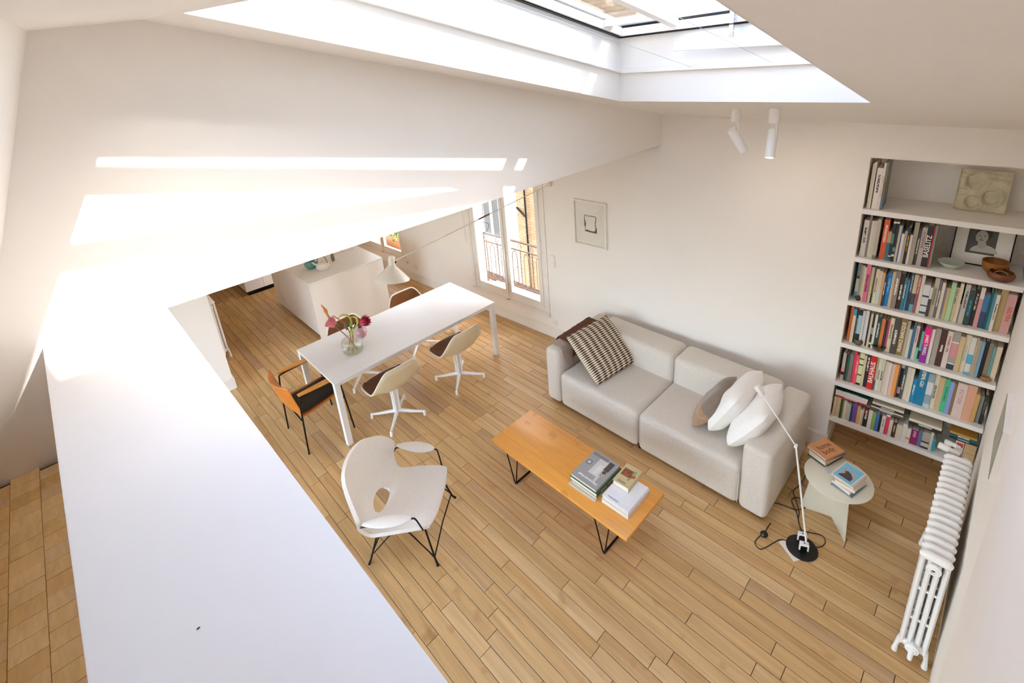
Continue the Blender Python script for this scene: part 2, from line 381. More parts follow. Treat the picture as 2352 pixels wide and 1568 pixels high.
# ------------------------------------------------------------------ plank floor (each board its own piece)
b = MB(); b.box(-11.3, 0.4, -3.3, 5.0, -0.12, -0.008); floor = struct(b.obj('floor', DARK))
PW = 0.0952; meshes = {}
def plank_mesh(L_, w=PW, gap=0.0034, t=0.012, ch=0.0012):
    k = (round(L_, 3), w)
    if k not in meshes:
        x0, x1, y0, y1 = gap / 2, L_ - gap / 2, gap / 2, w - gap / 2
        b = MB(); vs = [(x, y, -t) for x, y in ((x0, y0), (x1, y0), (x1, y1), (x0, y1))] + [(x, y, -ch) for x, y in ((x0, y0), (x1, y0), (x1, y1), (x0, y1))] + [(x, y, 0) for x, y in ((x0 + ch, y0 + ch), (x1 - ch, y0 + ch), (x1 - ch, y1 - ch), (x0 + ch, y1 - ch))]
        fs = [(i, (i + 1) % 4, (i + 1) % 4 + 4, i + 4) for i in range(4)] + [(i + 4, (i + 1) % 4 + 4, (i + 1) % 4 + 8, i + 8) for i in range(4)] + [(8, 9, 10, 11)]
        b.add(vs, fs); me = b.mesh('plank'); me.materials.append(OAK); meshes[k] = me
    return meshes[k]
LENS = [0.42, 0.56, 0.7, 0.84, 1.0, 1.16, 1.32]
rnd = random.Random(4); planks = []
y = 4.775
while y > -0.3:
    y -= PW; x = -10.6 + rnd.uniform(-.9, 0)
    while x < XR + 0.02:
        L_ = rnd.choice(LENS)
        if x + L_ > XR + 0.05: L_ = max(0.15, round(XR + 0.06 - x, 3))
        planks.append((x, y, L_)); x += L_
def in_view(x, y, L_):
    best = 0
    for f in (0.1, 0.5, 0.9):
        p = project((x + L_ * f, y + PW / 2, 0))
        if p and -20 < p[0] < 2372 and p[1] < 1590 and p[1] > 560:
            if p[1] > 707 + 1.336 * (p[0] - 384) + 0 and p[0] < 1030: continue     # behind the parapet
            if p[1] < 707 - 0.3303 * (p[0] - 384): continue                         # above the dropped wall's edge
            best += 1
    # under the sofa
    if -3.1 < x and x + L_ < -0.9 and 3.2 < y < 4.1: best = 0
    return best
vis = [p for p in planks if in_view(*p)]
vis.sort(key=lambda p: ((p[0] + p[2] / 2) ** 2 + p[1] ** 2 + 13) / p[2])
keep = set(vis[:298])
rest = MB()
for p in planks:
    if p in keep:
        o = link('plank', plank_mesh(p[2]), None, floor, TM(p[0], p[1], rnd.uniform(-.0006, .0006)))
    else:
        me = plank_mesh(p[2]); rest.add([v.co[:] for v in me.vertices], [list(f.vertices) for f in me.polygons], TM(p[0], p[1], 0))
fl = wood('oak_far', [(196, 157, 104), (212, 176, 122), (218, 184, 132), (207, 168, 116), (202, 162, 106), (214, 178, 126)], 0.36, per_object=False)
def island_random(m):
    t = m.node_tree; g = t.nodes.new('ShaderNodeNewGeometry')
    for l in list(t.links):
        if l.from_node.type == 'OBJECT_INFO': ts = l.to_socket; t.links.remove(l); t.links.new(g.outputs['Random Per Island'], ts)
    for n in t.nodes:
        if n.type == 'VALTORGB' and not n.inputs[0].is_linked: t.links.new(g.outputs['Random Per Island'], n.inputs[0])
island_random(fl)
rp = rest.obj('plank_field', fl, floor); rp['kind'] = 'stuff'
# mezzanine end-grain blocks
bm_ = {}
def block_mesh(L_, w):
    b = MB(); g = 0.0006; b.rbox(g, L_ - g, g, w - g, -0.012, 0.0, 0.0006, 1); me = b.mesh('parquet_block'); me.materials.append(BLOCK); return me
BMs = [block_mesh(0.0685, 0.08) for _ in range(1)]
for r in range(8):
    yy = -0.262 - r * 0.08; n = 0; xx = XB + 0.002 + (0.03 if r % 2 else 0.0)
    while xx < XR - 0.3 and n < 34:
        link('parquet_block', BMs[0], None, mezz, TM(xx, yy, 2.225 + rnd.uniform(-.0006, .0006))); xx += 0.0685; n += 1
b = MB(); b.box(XB, XR, -1.0, -0.9, 2.21, 2.2235); b.box(-0.13, XR, -0.9, -0.2, 2.21, 2.2235); o = b.obj('parquet_border', BLOCK, mezz)

# ------------------------------------------------------------------ roof window
sk = struct(thing('window_3', None, None))
U = Vector((0, 0, 1))
RH = 0.50
def up(p, h):
    y = p[1] - (0.36 * max(0, h) / 0.5 if p[1] < 0.8 else 0)                    # the head of the shaft flares back
    return (p[0], y, zs(y) + h)
cx, cy = -1.3, 1.8
b = MB(); oq = []
for i in range(4):
    j = (i + 1) % 4; b.quad(up(H[i], -0.002), up(H[j], -0.002), up(H[j], RH), up(H[i], RH))
b.obj('reveal', WHITE, sk, weld=True)
# roof covering outside, around the opening
b = MB(); out = [(-11.5, 4.9), (1.4, 4.9), (1.4, -0.2), (-11.5, -0.2)]
hh = [(-2.15, 3.09), (-0.5, 2.93), (-0.42, 0.62), (-2.1, 0.42)]
for i in range(4):
    j = (i + 1) % 4; b.quad(up(out[i], 0.40), up(out[j], 0.40), up(hh[j], 0.40), up(hh[i], 0.40))
zinc = mat('zinc_roof', (150, 156, 162), 0.45, metal=0.5, var=0.08)
b.obj('roof_sheet', zinc, sk)
b = MB()
for i in range(4):
    j = (i + 1) % 4; b.quad(up(hh[i], 0.40), up(hh[j], 0.40), up(hh[j], RH + .06), up(hh[i], RH + .06)); b.quad(up(hh[i], RH + .06), up(hh[j], RH + .06), up(H[j], RH), up(H[i], RH))
b.obj('upstand', zinc, sk)
# white fixed frame, at the head of the reveal, and the ledge rail lower down
def bar(b, p, q, w, h, M=None):
    p, q = Vector(p), Vector(q); d = (q - p); L_ = d.length; d.normalize(); s_ = d.cross(U).normalized(); n_ = s_.cross(d)
    Mx = Matrix(((d.x, s_.x, n_.x, p.x), (d.y, s_.y, n_.y, p.y), (d.z, s_.z, n_.z, p.z), (0, 0, 0, 1)))
    b.box(0, L_, -w / 2, w / 2, -h / 2, h / 2, Mx); return b
def inset(p, d): return (p[0] + (cx - p[0]) / abs(cx - p[0]) * d, p[1] + (cy - p[1]) / abs(cy - p[1]) * d)
for nm, h0, wd, hgt, col in (('ledge_rail', 0.205, 0.035, 0.03, WHITE), ('fixed_frame', 0.455, 0.05, 0.05, WHITE), ('gasket', 0.492, 0.04, 0.012, BLACK), ('gasket', 0.425, 0.03, 0.008, BLACK)):
    for i in range(4):
        j = (i + 1) % 4; b = MB(); bar(b, up(inset(H[i], wd / 2), h0), up(inset(H[j], wd / 2), h0), wd, hgt); b.obj(nm, col, sk)
# fixed pane on the left, mullion, open sash on the right
xm = -1.62
b = MB(); bar(b, up((xm - .03, 3.0), 0.47), up((xm - .02, 0.62), 0.47), 0.055, 0.05); b.obj('mullion', WHITE, sk)
b = MB(); bar(b, up((-2.06, 2.84), 0.475), up((xm - .03, 2.81), 0.475), 0.10, 0.04); b.obj('bottom_rail', WHITE, sk)
b = MB(); q = [(-2.08, 3.0), (xm - .03, 2.97), (xm - .02, 0.6), (-2.04, 0.5)]; b.quad(*[up(p, 0.485) for p in q]); b.obj('pane', DIMGLASS, sk)
sash = MB(); SX0, SX1 = -1.33, -0.56
def sp(x, y, h=0): return (x, y, zs(y) + 0.53 + (3.0 - 0.6) * 0 + (y - 0.2) * 0.10 + h)
for (p, q_) in ((sp(SX0, 3.02), sp(SX0, .22)), (sp(SX1, 3.02), sp(SX1, .22)), (sp(SX0, 3.02), sp(SX1, 3.02)), (sp(SX0, .22), sp(SX1, .22))): bar(sash, p, q_, 0.05, 0.06)
so = sash.obj('sash', WHITE, sk)
b = MB(); b.quad(sp(SX0, 3.02, .02), sp(SX1, 3.02, .02), sp(SX1, .22, .02), sp(SX0, .22, .02)); b.obj('sash_glass', DIMGLASS, so)
b = MB(); b.rbox(-1.60, -0.88, 2.85, 2.91, 3.545, 3.60, 0.006, 2); ac = b.obj('opener_box', WHITE, sk, smooth=True)
b = MB()
for k in range(9): b.box(-1.272, -1.248, 2.872, 2.888, 3.602 + k * .036, 3.632 + k * .036)
b.obj('chain', CHROME, ac)
for x0 in (-1.52, -1.03):
    b = MB(); b.tube([(x0, 2.93, zs(2.93) + .2), (x0 + .01, 0.62, zs(0.62) + .2)], 0.0013, 5); b.obj('blind_wire', CHROME, sk)

# ------------------------------------------------------------------ neighbouring buildings outside, plus unseen sun blockers
ST = brickmat('pale_stone', (238, 230, 216), (232, 222, 206), (196, 176, 150), 1.0, 0.42, 1.0, 0.012)
CB = brickmat('cream_brick', (240, 226, 200), (232, 214, 186), (214, 190, 158), 2.0, 0.16, 0.46, 0.014)
BB = brickmat('brown_brick', (196, 160, 118), (182, 142, 100), (150, 118, 88), 2.0, 0.16, 0.46, 0.012)
SHUT = mat('grey_shutter', (188, 190, 192), 0.6)
GDARK = mat('dark_window_pane', (120, 116, 106), 0.15)
def building(name, label, x0, x1, y0, y1, z0, z1, m, wins=(), extra=None):
    t = thing(name, label, 'building', TM(0, 0, 0))
    b = MB(); b.box(x0, x1, y0, y1, z0, z1); b.obj('wall', m, t)
    for (wx, wz, ww, wh, sh) in wins:
        w = MB()
        for (a, c, d, e) in ((wx - .06, wx + ww + .06, wz - .06, wz), (wx - .06, wx + ww + .06, wz + wh, wz + wh + .06), (wx - .06, wx, wz, wz + wh), (wx + ww, wx + ww + .06, wz, wz + wh), (wx + ww / 2 - .04, wx + ww / 2 + .04, wz, wz + wh)): w.box(a, c, y0 - .06, y0 + .02, d, e)
        wo_ = w.obj('window', FRAMEW, t); p = MB(); p.box(wx, wx + ww, y0 - .02, y0 - .005, wz, wz + wh); p.obj('pane', GDARK, wo_)
        p = MB(); p.box(wx - .15, wx + ww + .15, y0 - .18, y0, wz - .14, wz - .06); p.obj('sill', SHUT, wo_)
        if sh:
            for k in range(9): p = MB(); p.box(wx, wx + ww, y0 - .09, y0 - .06, wz - .9 + k * .08, wz - .86 + k * .08); p.obj('slat', SHUT, wo_)
    return t
building('courtyard_house', 'white stone house front with windows across the courtyard', -16, -10.15, 9.0, 12, -12, 9, ST, [(-11.25, -1.55, .72, 1.3, 0), (-11.3, -4.4, .8, 1.5, 0), (-11.25, 1.6, .72, 1.3, 0), (-14, -1.6, .8, 1.4, 0)])
building('courtyard_wing', 'cream brick house wall with narrow shuttered window', -10.15, -9.35, 8.9, 12, -12, 9, CB, [(-10.1, -2.2, .14, .9, 1)])
bt = building('courtyard_return', 'brown brick house wall with wall pipes', -9.35, -5.6, 8.6, 12, -12, 9, BB)
b = MB(); b.tube([(-8.95, 8.54, 6), (-8.95, 8.54, -8)], .025, 8); b.tube([(-9.3, 8.55, -.3), (-9.0, 8.55, -.5)], .03, 6); b.obj('drain_pipe', BLACK, bt)
b = MB(); b.box(1.0, 3.9, 10, 12.5, -12, 22); struct(b.obj('wall_sunblock_window', CB))  # unseen block, added to keep direct sun out of the back windows
b = MB(); b.box(0.47, 0.9, -2.5, 7.5, 2.5, 5.72); struct(b.obj('wall_sunblock_roof', ST))  # unseen wall, added and raised to cut sun entering the roof window
b = MB(); b.box(-30, 30, 4.6, 40, -12.2, -12); tag(struct(b.obj('ground_courtyard', ST)))
# ------------------------------------------------------------------ french windows in the back wall
def french_window(name, w, M):
    x0, x1, z0, z1 = w
    t = struct(thing(name, None, None, M))
    b = MB(); f = 0.055
    b.box(x0, x0 + f, 0.0, .09, z0, z1); b.box(x1 - f, x1, 0.0, .09, z0, z1); b.box(x0 + f, x1 - f, 0, .09, z0, z0 + f); b.box(x0 + f, x1 - f, 0, .09, z1 - f, z1); b.obj('window_frame', FRAMEW, t)
    # architrave on the wall face and the panel trim under the window
    b = MB()
    for a, c, d, e in ((x0 - .05, x0, z0 - .06, z1 + .05), (x1, x1 + .05, z0 - .06, z1 + .05), (x0 - .05, x1 + .05, z0 - .055, z0), (x0 - .05, x1 + .05, z1, z1 + .05)): b.box(a, c, -.014, 0, d, e)
    b.box(x0 - .06, x1 + .06, -.03, 0, z0 - .012, z0 + .01); b.obj('architrave', FRAMEW, t)
    mid = (x0 + x1) / 2
    for s, (a, c) in enumerate(((x0 + f - .01, mid), (mid, x1 - f + .01))):
        b = MB(); st = 0.062
        b.rbox(a, a + st, -.012, .04, z0 + f - .01, z1 - f + .01, .006, 2); b.rbox(c - st, c, -.012, .04, z0 + f - .01, z1 - f + .01, .006, 2)
        b.box(a + st - .004, c - st + .004, -.006, .036, z0 + f - .01, z0 + f + .075); b.box(a + st - .004, c - st + .004, -.006, .036, z1 - f - .06, z1 - f + .01)
        cs = b.obj('casement', FRAMEW, t, smooth=True)
        g = MB(); g.box(a + st - .004, c - st + .004, .012, .016, z0 + f + .07, z1 - f - .055); g.obj('pane', GLASS, cs)
        for zz in (z0 + .35, z0 + 1.0, z1 - .35):
            hx = a - .004 if s == 0 else c + .004
            g = MB(); g.lathe([(.008, -.045), (.008, .045)], 8, TM(hx, -.014, zz)); g.obj('hinge', FRAMEW, cs, smooth=True)
    b = MB(); b.tube([(mid, -.024, z0 + .02), (mid, -.024, z1 - .1)], .007, 8); es = b.obj('espagnolette', FRAMEW, t, smooth=True)
    b = MB(); b.tube([(mid, -.03, z0 + .62), (mid + .01, -.05, z0 + .64), (mid + .02, -.055, z0 + .78)], [.012, .01, .008], 8); b.obj('handle', FRAMEW, es, smooth=True)
    b = MB(); b.tube([(mid - .035, -.03, z0 - .0), (mid + .03, -.03, z0 + .012)], .006, 6); b.obj('latch', BRASS, es, smooth=True)
    # outer stone sill
    b = MB(); b.box(x0, x1, .22, .42, z0 - .16, z0 - .07); b.box(x0, x1, .09, .22, z0 - .1, z0 - .02); b.obj('sill', ST, t)
    return t
french_window('window_1', W1, WM); french_window('window_2', W2, WM)

# wrought-iron balcony railing outside window 1
IRON = mat('weathered_iron', (104, 84, 70), 0.55, metal=0.3, var=0.15, vscale=20)
t = thing('balcony_railing', 'ornate wrought iron balcony railing outside the french window', 'railing', WM @ TM(0, .40, 0))
X0, X1 = -5.62, -3.85
b = MB(); b.tube([(X0, 0, 1.03), (X1, 0, 1.03)], .02, 8, flat=.6); b.obj('top_rail', IRON, t, smooth=True)
for zz in (0.90, 0.30, 0.18): b = MB(); b.box(X0, X1, -.006, .006, zz - .008, zz + .008); b.obj('rail', IRON, t)
n = 0; x = X0 + .06
while x < X1:
    b = MB()
    if n % 2 == 0:                                        # twisted leaf bar with a diamond below and above
        b.tube([(x, 0, .3), (x, 0, .9)], .008, 6)
        for k in range(9):
            zz = .36 + k * .06
            for s in (-1, 1): b.tube([(x, 0, zz), (x + s * .022, 0, zz + .022)], [.006, .002], 4)
        for zc in (.24, .965): b.tube([(x, 0, zc - .055), (x + .032, 0, zc), (x, 0, zc + .055), (x - .032, 0, zc)], .006, 5, closed=True)
        b.obj('leaf_bar', IRON, t)
    else:                                                 # long oval loop
        pts = [(x + .05 * math.cos(a), 0, .78 + .09 * math.sin(a)) for a in [PI * k / 8 for k in range(9)]] + [(x + .05 * math.cos(a), 0, .42 + .09 * math.sin(a)) for a in [PI + PI * k / 8 for k in range(9)]]
        b.tube(pts, .007, 5, closed=True); b.obj('loop', IRON, t)
    x += .118; n += 1
for xx in (X0, X1): b = MB(); b.tube([(xx, 0, .1), (xx, 0, 1.03)], .016, 8); b.obj('post', IRON, t)
# potted plant outside the kitchen window
TERRA = mat('terracotta', (196, 140, 108), 0.8, var=0.1); LEAF = mat('leaf_green', (104, 138, 66), 0.6, var=0.3, vscale=12); LEAF2 = mat('leaf_pale', (168, 186, 104), 0.6, var=0.25, vscale=12)
t = thing('planter', 'terracotta planter with leafy green shrub outside kitchen window', 'planter', WM @ TM(-8.15, .46, .12))
b = MB(); b.rbox(-.42, .42, -.14, .14, 0, .28, .015, 2); b.obj('trough', TERRA, t, smooth=True)
b = MB(); b.box(-.395, .395, -.12, .12, .24, .27); b.obj('soil', DARK, t)
for cl, nn, sd in ((LEAF, 170, 1), (LEAF2, 130, 2)):
    r = random.Random(sd); b = MB()
    for k in range(nn):
        a = r.uniform(0, 2 * PI); rr = r.random() ** .5 * .4; p = Vector((math.cos(a) * rr * 1.1, math.sin(a) * rr * .55, .30 + r.random() * .38)); s = r.uniform(.03, .055)
        Mx = TM(p.x, p.y, p.z, r.uniform(0, 6.3), r.uniform(-1, 1), r.uniform(-1, 1))
        b.add([(-s, 0, 0), (0, -s * .45, .004), (s, 0, 0), (0, s * .45, .004)], [(0, 1, 2), (0, 2, 3)], Mx)
    b.obj('foliage', cl, t)
# roller-blind cord beside window 1
b = MB(); b.tube([(-5.53, -.03, 2.62), (-5.53, -.03, 1.06), (-5.515, -.03, 1.035), (-5.50, -.03, 1.06), (-5.50, -.03, 2.62)], .0035, 6, WM)
tag(b.obj('blind_cord', LINEN, smooth=True), 'long white looped blind cord hanging left of french window', 'cord')
# sockets and switch plates
def plate(x, z, w, h, name, label, cat, kind):
    t = thing(name, label, cat, WM @ TM(x, 0, z))
    b = MB(); b.rbox(-w / 2, w / 2, -.009, 0, -h / 2, h / 2, .003, 2); b.obj('plate', FRAMEW, t, smooth=True)
    if kind == 's':
        b = MB(); b.lathe([(.02, 0), (.022, .003), (.018, .001), (0, .001)], 20, TM(0, -.009, 0, rx=PI / 2)); b.obj('socket_well', WHITE, t, smooth=True)
        for s in (-1, 1): b = MB(); b.lathe([(.003, 0), (.003, .002)], 8, TM(s * .009, -.0095, .004, rx=PI / 2)); b.obj('pin_hole', DARK, t)
    else:
        for zz in (.042, -.042): b = MB(); b.rbox(-.024, .024, -.014, -.008, zz - .032, zz + .032, .003, 2); b.obj('rocker', WHITE, t, smooth=True)
plate(-3.926, .225, .085, .085, 'power_socket', 'white wall socket between french window and sofa', 'socket', 's')
plate(-6.98, .27, .085, .085, 'power_socket', 'white wall socket left of french window, behind hanging lamp', 'socket', 's')
plate(-3.90, 1.11, .082, .17, 'light_switch', 'white double light switch right of french window', 'switch', 'w')
# framed drawing on the back wall
t = thing('framed_drawing', 'square line drawing in thin white frame on back wall', 'picture', WM @ TM(-3.305, -.001, 1.72))
PALE = mat('pale_frame', (236, 232, 224), 0.5); PAPER = mat('cream_paper', (236, 231, 218), 0.85, var=0.02); INK = mat('grey_ink', (96, 90, 84), 0.8)
w, h = .222, .272
b = MB()
for a, c, d, e in ((-w, w, h - .018, h), (-w, w, -h, -h + .018), (-w, -w + .018, -h + .018, h - .018), (w - .018, w, -h + .018, h - .018)): b.box(a, c, -.035, 0, d, e)
b.obj('frame', PALE, t); b = MB(); b.box(-w + .018, w - .018, -.012, -.004, -h + .018, h - .018); b.obj('paper', PAPER, t)
b = MB(); b.box(-w + .018, w - .018, -.03, -.0285, -h + .018, h - .018); b.obj('glazing', GLASS, t)
b = MB(); P = [(-.078, .098), (-.03, .09), (.02, .095), (.075, .092), (.078, .06), (.066, .02), (.072, -.04), (.062, -.085), (.01, -.09), (-.05, -.08), (-.073, -.095), (-.07, -.03), (-.08, .03)]
b.tube([(x_, -.0135, z_) for x_, z_ in P], .004, 4, closed=True)
b.add([(-.078, -.0135, .05), (-.06, -.0135, -.0), (-.07, -.0135, -.06), (-.084, -.0135, -.03)], [(0, 1, 2, 3)]); b.add([(.03, -.0135, -.1), (.09, -.0135, -.098), (.086, -.0135, -.02), (.07, -.0135, -.07)], [(0, 1, 2, 3)])
b.add([(-.08, -.0135, -.1), (.08, -.0135, -.105), (.07, -.0135, -.09), (-.06, -.0135, -.085)], [(0, 1, 2, 3)]); b.obj('drawn_line', INK, t)
# canvas on the right wall, seen edge-on
t = thing('small_canvas', 'small grey-green canvas with white edges on side wall', 'picture', TM(XR, 2.735, 1.79))
b = MB(); b.box(-.022, 0, -.17, .17, -.135, .135); b.obj('stretcher', PALE, t); b = MB(); b.box(-.0245, -.022, -.165, .165, -.13, .13); b.obj('canvas', mat('sage_paint', (158, 158, 140), 0.8, var=0.1), t)

# ------------------------------------------------------------------ spotlights
LAMP = bpy.data.materials.new('lamp_glow'); LAMP.use_nodes = True
pb = LAMP.node_tree.nodes['Principled BSDF']; pb.inputs['Emission Color'].default_value = (1, .72, .4, 1); pb.inputs['Emission Strength'].default_value = 3.0; pb.inputs['Base Color'].default_value = (1, .9, .7, 1)
def spot(x, y, label, rx, ry, on):
    z = zs(y); t = thing('ceiling_spotlight', label, 'spotlight', TM(x, y, z), 'white ceiling spotlights')
    b = MB(); b.lathe([(0, .02), (.033, .02), (.033, -.085), (.0, -.085)], 24); b.obj('mount', WHITE, t, smooth=True)
    b = MB(); b.tube([(.018, 0, -.08), (.02, 0, -.13), (.032, 0, -.2)], .006, 8); b.obj('bracket', WHITE, t, smooth=True)
    Mx = TM(0, 0, -.175, 0, rx, ry)
    b = MB(); b.lathe([(0, .045), (.028, .045), (.031, .04), (.031, -.14), (.026, -.14), (.022, -.115), (0, -.115)], 24, Mx); h_ = b.obj('lamp_head', WHITE, t, smooth=True)
    b = MB(); b.lathe([(0, -.118), (.0215, -.118)], 20, Mx, cap=False); b.obj('lens', LAMP if on else WHITE, h_)
    if on:
        L_ = bpy.data.lights.new('spot_beam', 'SPOT'); L_.energy = on; L_.color = (1.0, .82, .62); L_.spot_size = math.radians(150); L_.spot_blend = 1.0; L_.shadow_soft_size = .03
        lo = bpy.data.objects.new('spot_beam', L_); COL.objects.link(lo); p_ = Vector((x, y, z)) + (Mx @ Vector((0, 0, -.15)))
        lo.location = p_; lo.rotation_euler = (Mx.to_3x3() @ Vector((0, 0, 1))).to_track_quat('Z', 'Y').to_euler()
    return t
spot(-1.427, 3.413, 'white ceiling spotlight nearer the gable, turned towards the wall', math.radians(24), math.radians(-22), 3)
spot(-1.151, 3.341, 'white ceiling spotlight with glowing lens, nearer the bookcase', math.radians(-24), math.radians(-6), 4)

# ------------------------------------------------------------------ sofa
def soft(o, lv=1): mod(o, 'SUBSURF', levels=lv, render_levels=lv); return o
t = thing('sofa', 'light grey two-seat fabric sofa with wide square arms', 'sofa', TM(0, 0, 0))
YF, YB = 3.150, 4.105
for a, c in ((-3.175, -2.985), (-1.098, -.878)):
    b = MB(); b.rbox(a, c, YF, YB, .03, .665, .05, 5); b.obj('armrest', SOFA, t, smooth=True)
for a, c in ((-2.983, -2.038), (-2.034, -1.100)):
    b = MB(); b.rbox(a, c, YF, 3.86, .03, .425, .055, 5); b.obj('seat', SOFA, t, smooth=True)
    b = MB(); b.rbox(a, c, 3.76, YB, .05, .70, .06, 5)
    b.v = [(x_, y_ + (.05 * (z_ - .4) if y_ < 3.95 else 0) * 1.0, z_) for x_, y_, z_ in b.v]; b.obj('backrest', SOFA, t, smooth=True)
def seam(name, path, r=.0035): b = MB(); b.tube(path, r, 5); return b.obj(name, SOFA, t, smooth=True)
for xx in (-2.984, -2.036, -1.099): seam('piping', [(xx, YF - .0005, .08), (xx, YF - .0005, .37)])
for x_, y_ in ((-3.12, 3.22), (-.94, 3.22), (-3.12, 4.03), (-.94, 4.03), (-2.036, 3.22)):
    b = MB(); b.lathe([(.02, 0), (.022, .035)], 12, TM(x_, y_, 0)); b.obj('foot', BLACK, t)

# cushions
def cushion(name, label, w, h, th, mw, m, group=None, seed=1, wr=.006, pinch=.16, n=30, rnd=.0):
    r = random.Random(seed); ph = [r.uniform(0, 6.3) for _ in range(8)]
    b = MB()
    for side in (1, -1):
        P = []
        for i in range(n + 1):
            row = []
            for j in range(n + 1):
                u, v = -1 + 2 * i / n, -1 + 2 * j / n
                prof = max(0, (1 - abs(u) ** 3)) ** .5 * max(0, (1 - abs(v) ** 3)) ** .5
                k = 1 - pinch * .5 * (1 - u * u) * abs(v) ** 3 * .6; l = 1 - pinch * .5 * (1 - v * v) * abs(u) ** 3 * .6
                fold = wr * (math.sin(5 * u + 3 * v + ph[0]) + math.sin(7 * v - 4 * u + ph[1]) + .7 * math.sin(11 * u + ph[2]) * abs(v)) * prof ** .3
                ur, vr = u * math.sqrt(1 - rnd * v * v / 2), v * math.sqrt(1 - rnd * u * u / 2)
                row.append((ur * w / 2 * l, vr * h / 2 * k, side * (th / 2 * prof + fold * .6 * (1 if prof > .05 else 0))))
            P.append(row)
        b.grid(P)
    o = b.obj(name, m, None, smooth=True, weld=True, mw=mw); tag(o, label, 'cushion', group); return o
def frame3(o, xa, ya):
    """matrix from an origin and two direction vectors"""
    x_ = Vector(xa).normalized(); y_ = Vector(ya); y_ = (y_ - x_ * y_.dot(x_)).normalized(); z_ = x_.cross(y_)
    return Matrix(((x_.x, y_.x, z_.x, o[0]), (x_.y, y_.y, z_.y, o[1]), (x_.z, y_.z, z_.z, o[2]), (0, 0, 0, 1)))
def weave(name):
    m, tt, bs = principled(name); tc = tt.nodes.new('ShaderNodeTexCoord'); s = tt.nodes.new('ShaderNodeSeparateXYZ')
    n = tt.nodes.new('ShaderNodeTexNoise'); n.inputs['Scale'].default_value = 14; ad = tt.nodes.new('ShaderNodeVectorMath'); ad.operation = 'MULTIPLY_ADD'; ad.inputs[1].default_value = (.010,) * 3
    tt.links.new(tc.outputs['Object'], n.inputs['Vector']); tt.links.new(n.outputs['Color'], ad.inputs[0]); tt.links.new(tc.outputs['Object'], ad.inputs[2]); tt.links.new(ad.outputs[0], s.inputs[0])
    def saw(sock, k):
        a = tt.nodes.new('ShaderNodeMath'); a.operation = 'MULTIPLY'; a.inputs[1].default_value = k; tt.links.new(sock, a.inputs[0])
        c = tt.nodes.new('ShaderNodeMath'); c.operation = 'SINE'; tt.links.new(a.outputs[0], c.inputs[0]); return c.outputs[0]
    fine = saw(s.outputs['Y'], 2 * PI * 46); broad = saw(s.outputs['X'], 2 * PI * 13)
    sm = tt.nodes.new('ShaderNodeMath'); sm.operation = 'MULTIPLY_ADD'; sm.inputs[1].default_value = .75; tt.links.new(broad, sm.inputs[0]); tt.links.new(fine, sm.inputs[2])
    r = tt.nodes.new('ShaderNodeValToRGB'); r.color_ramp.elements[0].position = .42; r.color_ramp.elements[1].position = .58
    r.color_ramp.elements[0].color = (*lin((62, 38, 24)), 1); r.color_ramp.elements[1].color = (*lin((226, 212, 186)), 1)
    mr = tt.nodes.new('ShaderNodeMapRange'); mr.inputs['From Min'].default_value = -1.6; mr.inputs['From Max'].default_value = 1.6
    tt.links.new(sm.outputs[0], mr.inputs[0]); tt.links.new(mr.outputs[0], r.inputs[0]); tt.links.new(r.outputs[0], bs.inputs['Base Color']); bs.inputs['Roughness'].default_value = .95
    return m
WEAVE = weave('striped_weave')
# striped: edge from (-2.53,3.21,.44) to (-2.45,3.80,.45) on the seat, leaning back on the arm
Bc, Rc, Tc, Lc = Vector((-2.535, 3.215, .445)), Vector((-2.455, 3.815, .445)), Vector((-2.90, 3.84, .84)), Vector((-2.955, 3.29, .815))
cen = (Bc + Rc + Tc + Lc) / 4
cushion('striped_cushion', 'large brown and cream striped woven cushion leaning on sofa arm', .60, .56, .17, frame3(cen, (Tc + Rc - Bc - Lc), (Tc + Lc - Bc - Rc)), WEAVE, seed=3, pinch=.0, wr=.004)
FUR = mat('camel_fur', (176, 138, 96), 1.0, spec=.05, var=.25, vscale=22, bump=1.0, bscale=160, sheen=.5)
TAUPE = mat('taupe_velvet', (128, 112, 98), .9, var=.08, sheen=.4)
P2b, P2t = Vector((-1.235, 3.20, .46)), Vector((-1.0, 3.93, .80))
def lean(cx_, cy_, cz_, tilt, yaw=0): return TM(cx_, cy_, cz_, yaw) @ Matrix.Rotation(-PI / 2 + tilt, 4, 'Y') @ Matrix.Rotation(0, 4, 'Z')
g = 'white cushions at the sofa end'
cushion('white_cushion', 'plump white cushion resting against the sofa arm by the lamp', .50, .70, .21, frame3((-1.155, 3.56, .645), (.55, 0.16, .80), (.14, 1, .28)), LINEN, g, 5, .007, rnd=.55)
cushion('white_cushion', 'plump white cushion between the fur cushion and the other white one', .50, .70, .20, frame3((-1.345, 3.62, .650), (.45, .1, .86), (.16, 1, .28)), LINEN, g, 8, .007, rnd=.55)
fc = cushion('fur_cushion', 'camel fur and taupe cushion at the sofa end', .42, .58, .17, frame3((-1.50, 3.56, .60), (.5, .1, .84), (.12, 1, .26)), FUR, None, 9, .006, rnd=.55)
fc.data.materials.append(TAUPE)
for p in fc.data.polygons:
    if p.center.x > .02: p.material_index = 1
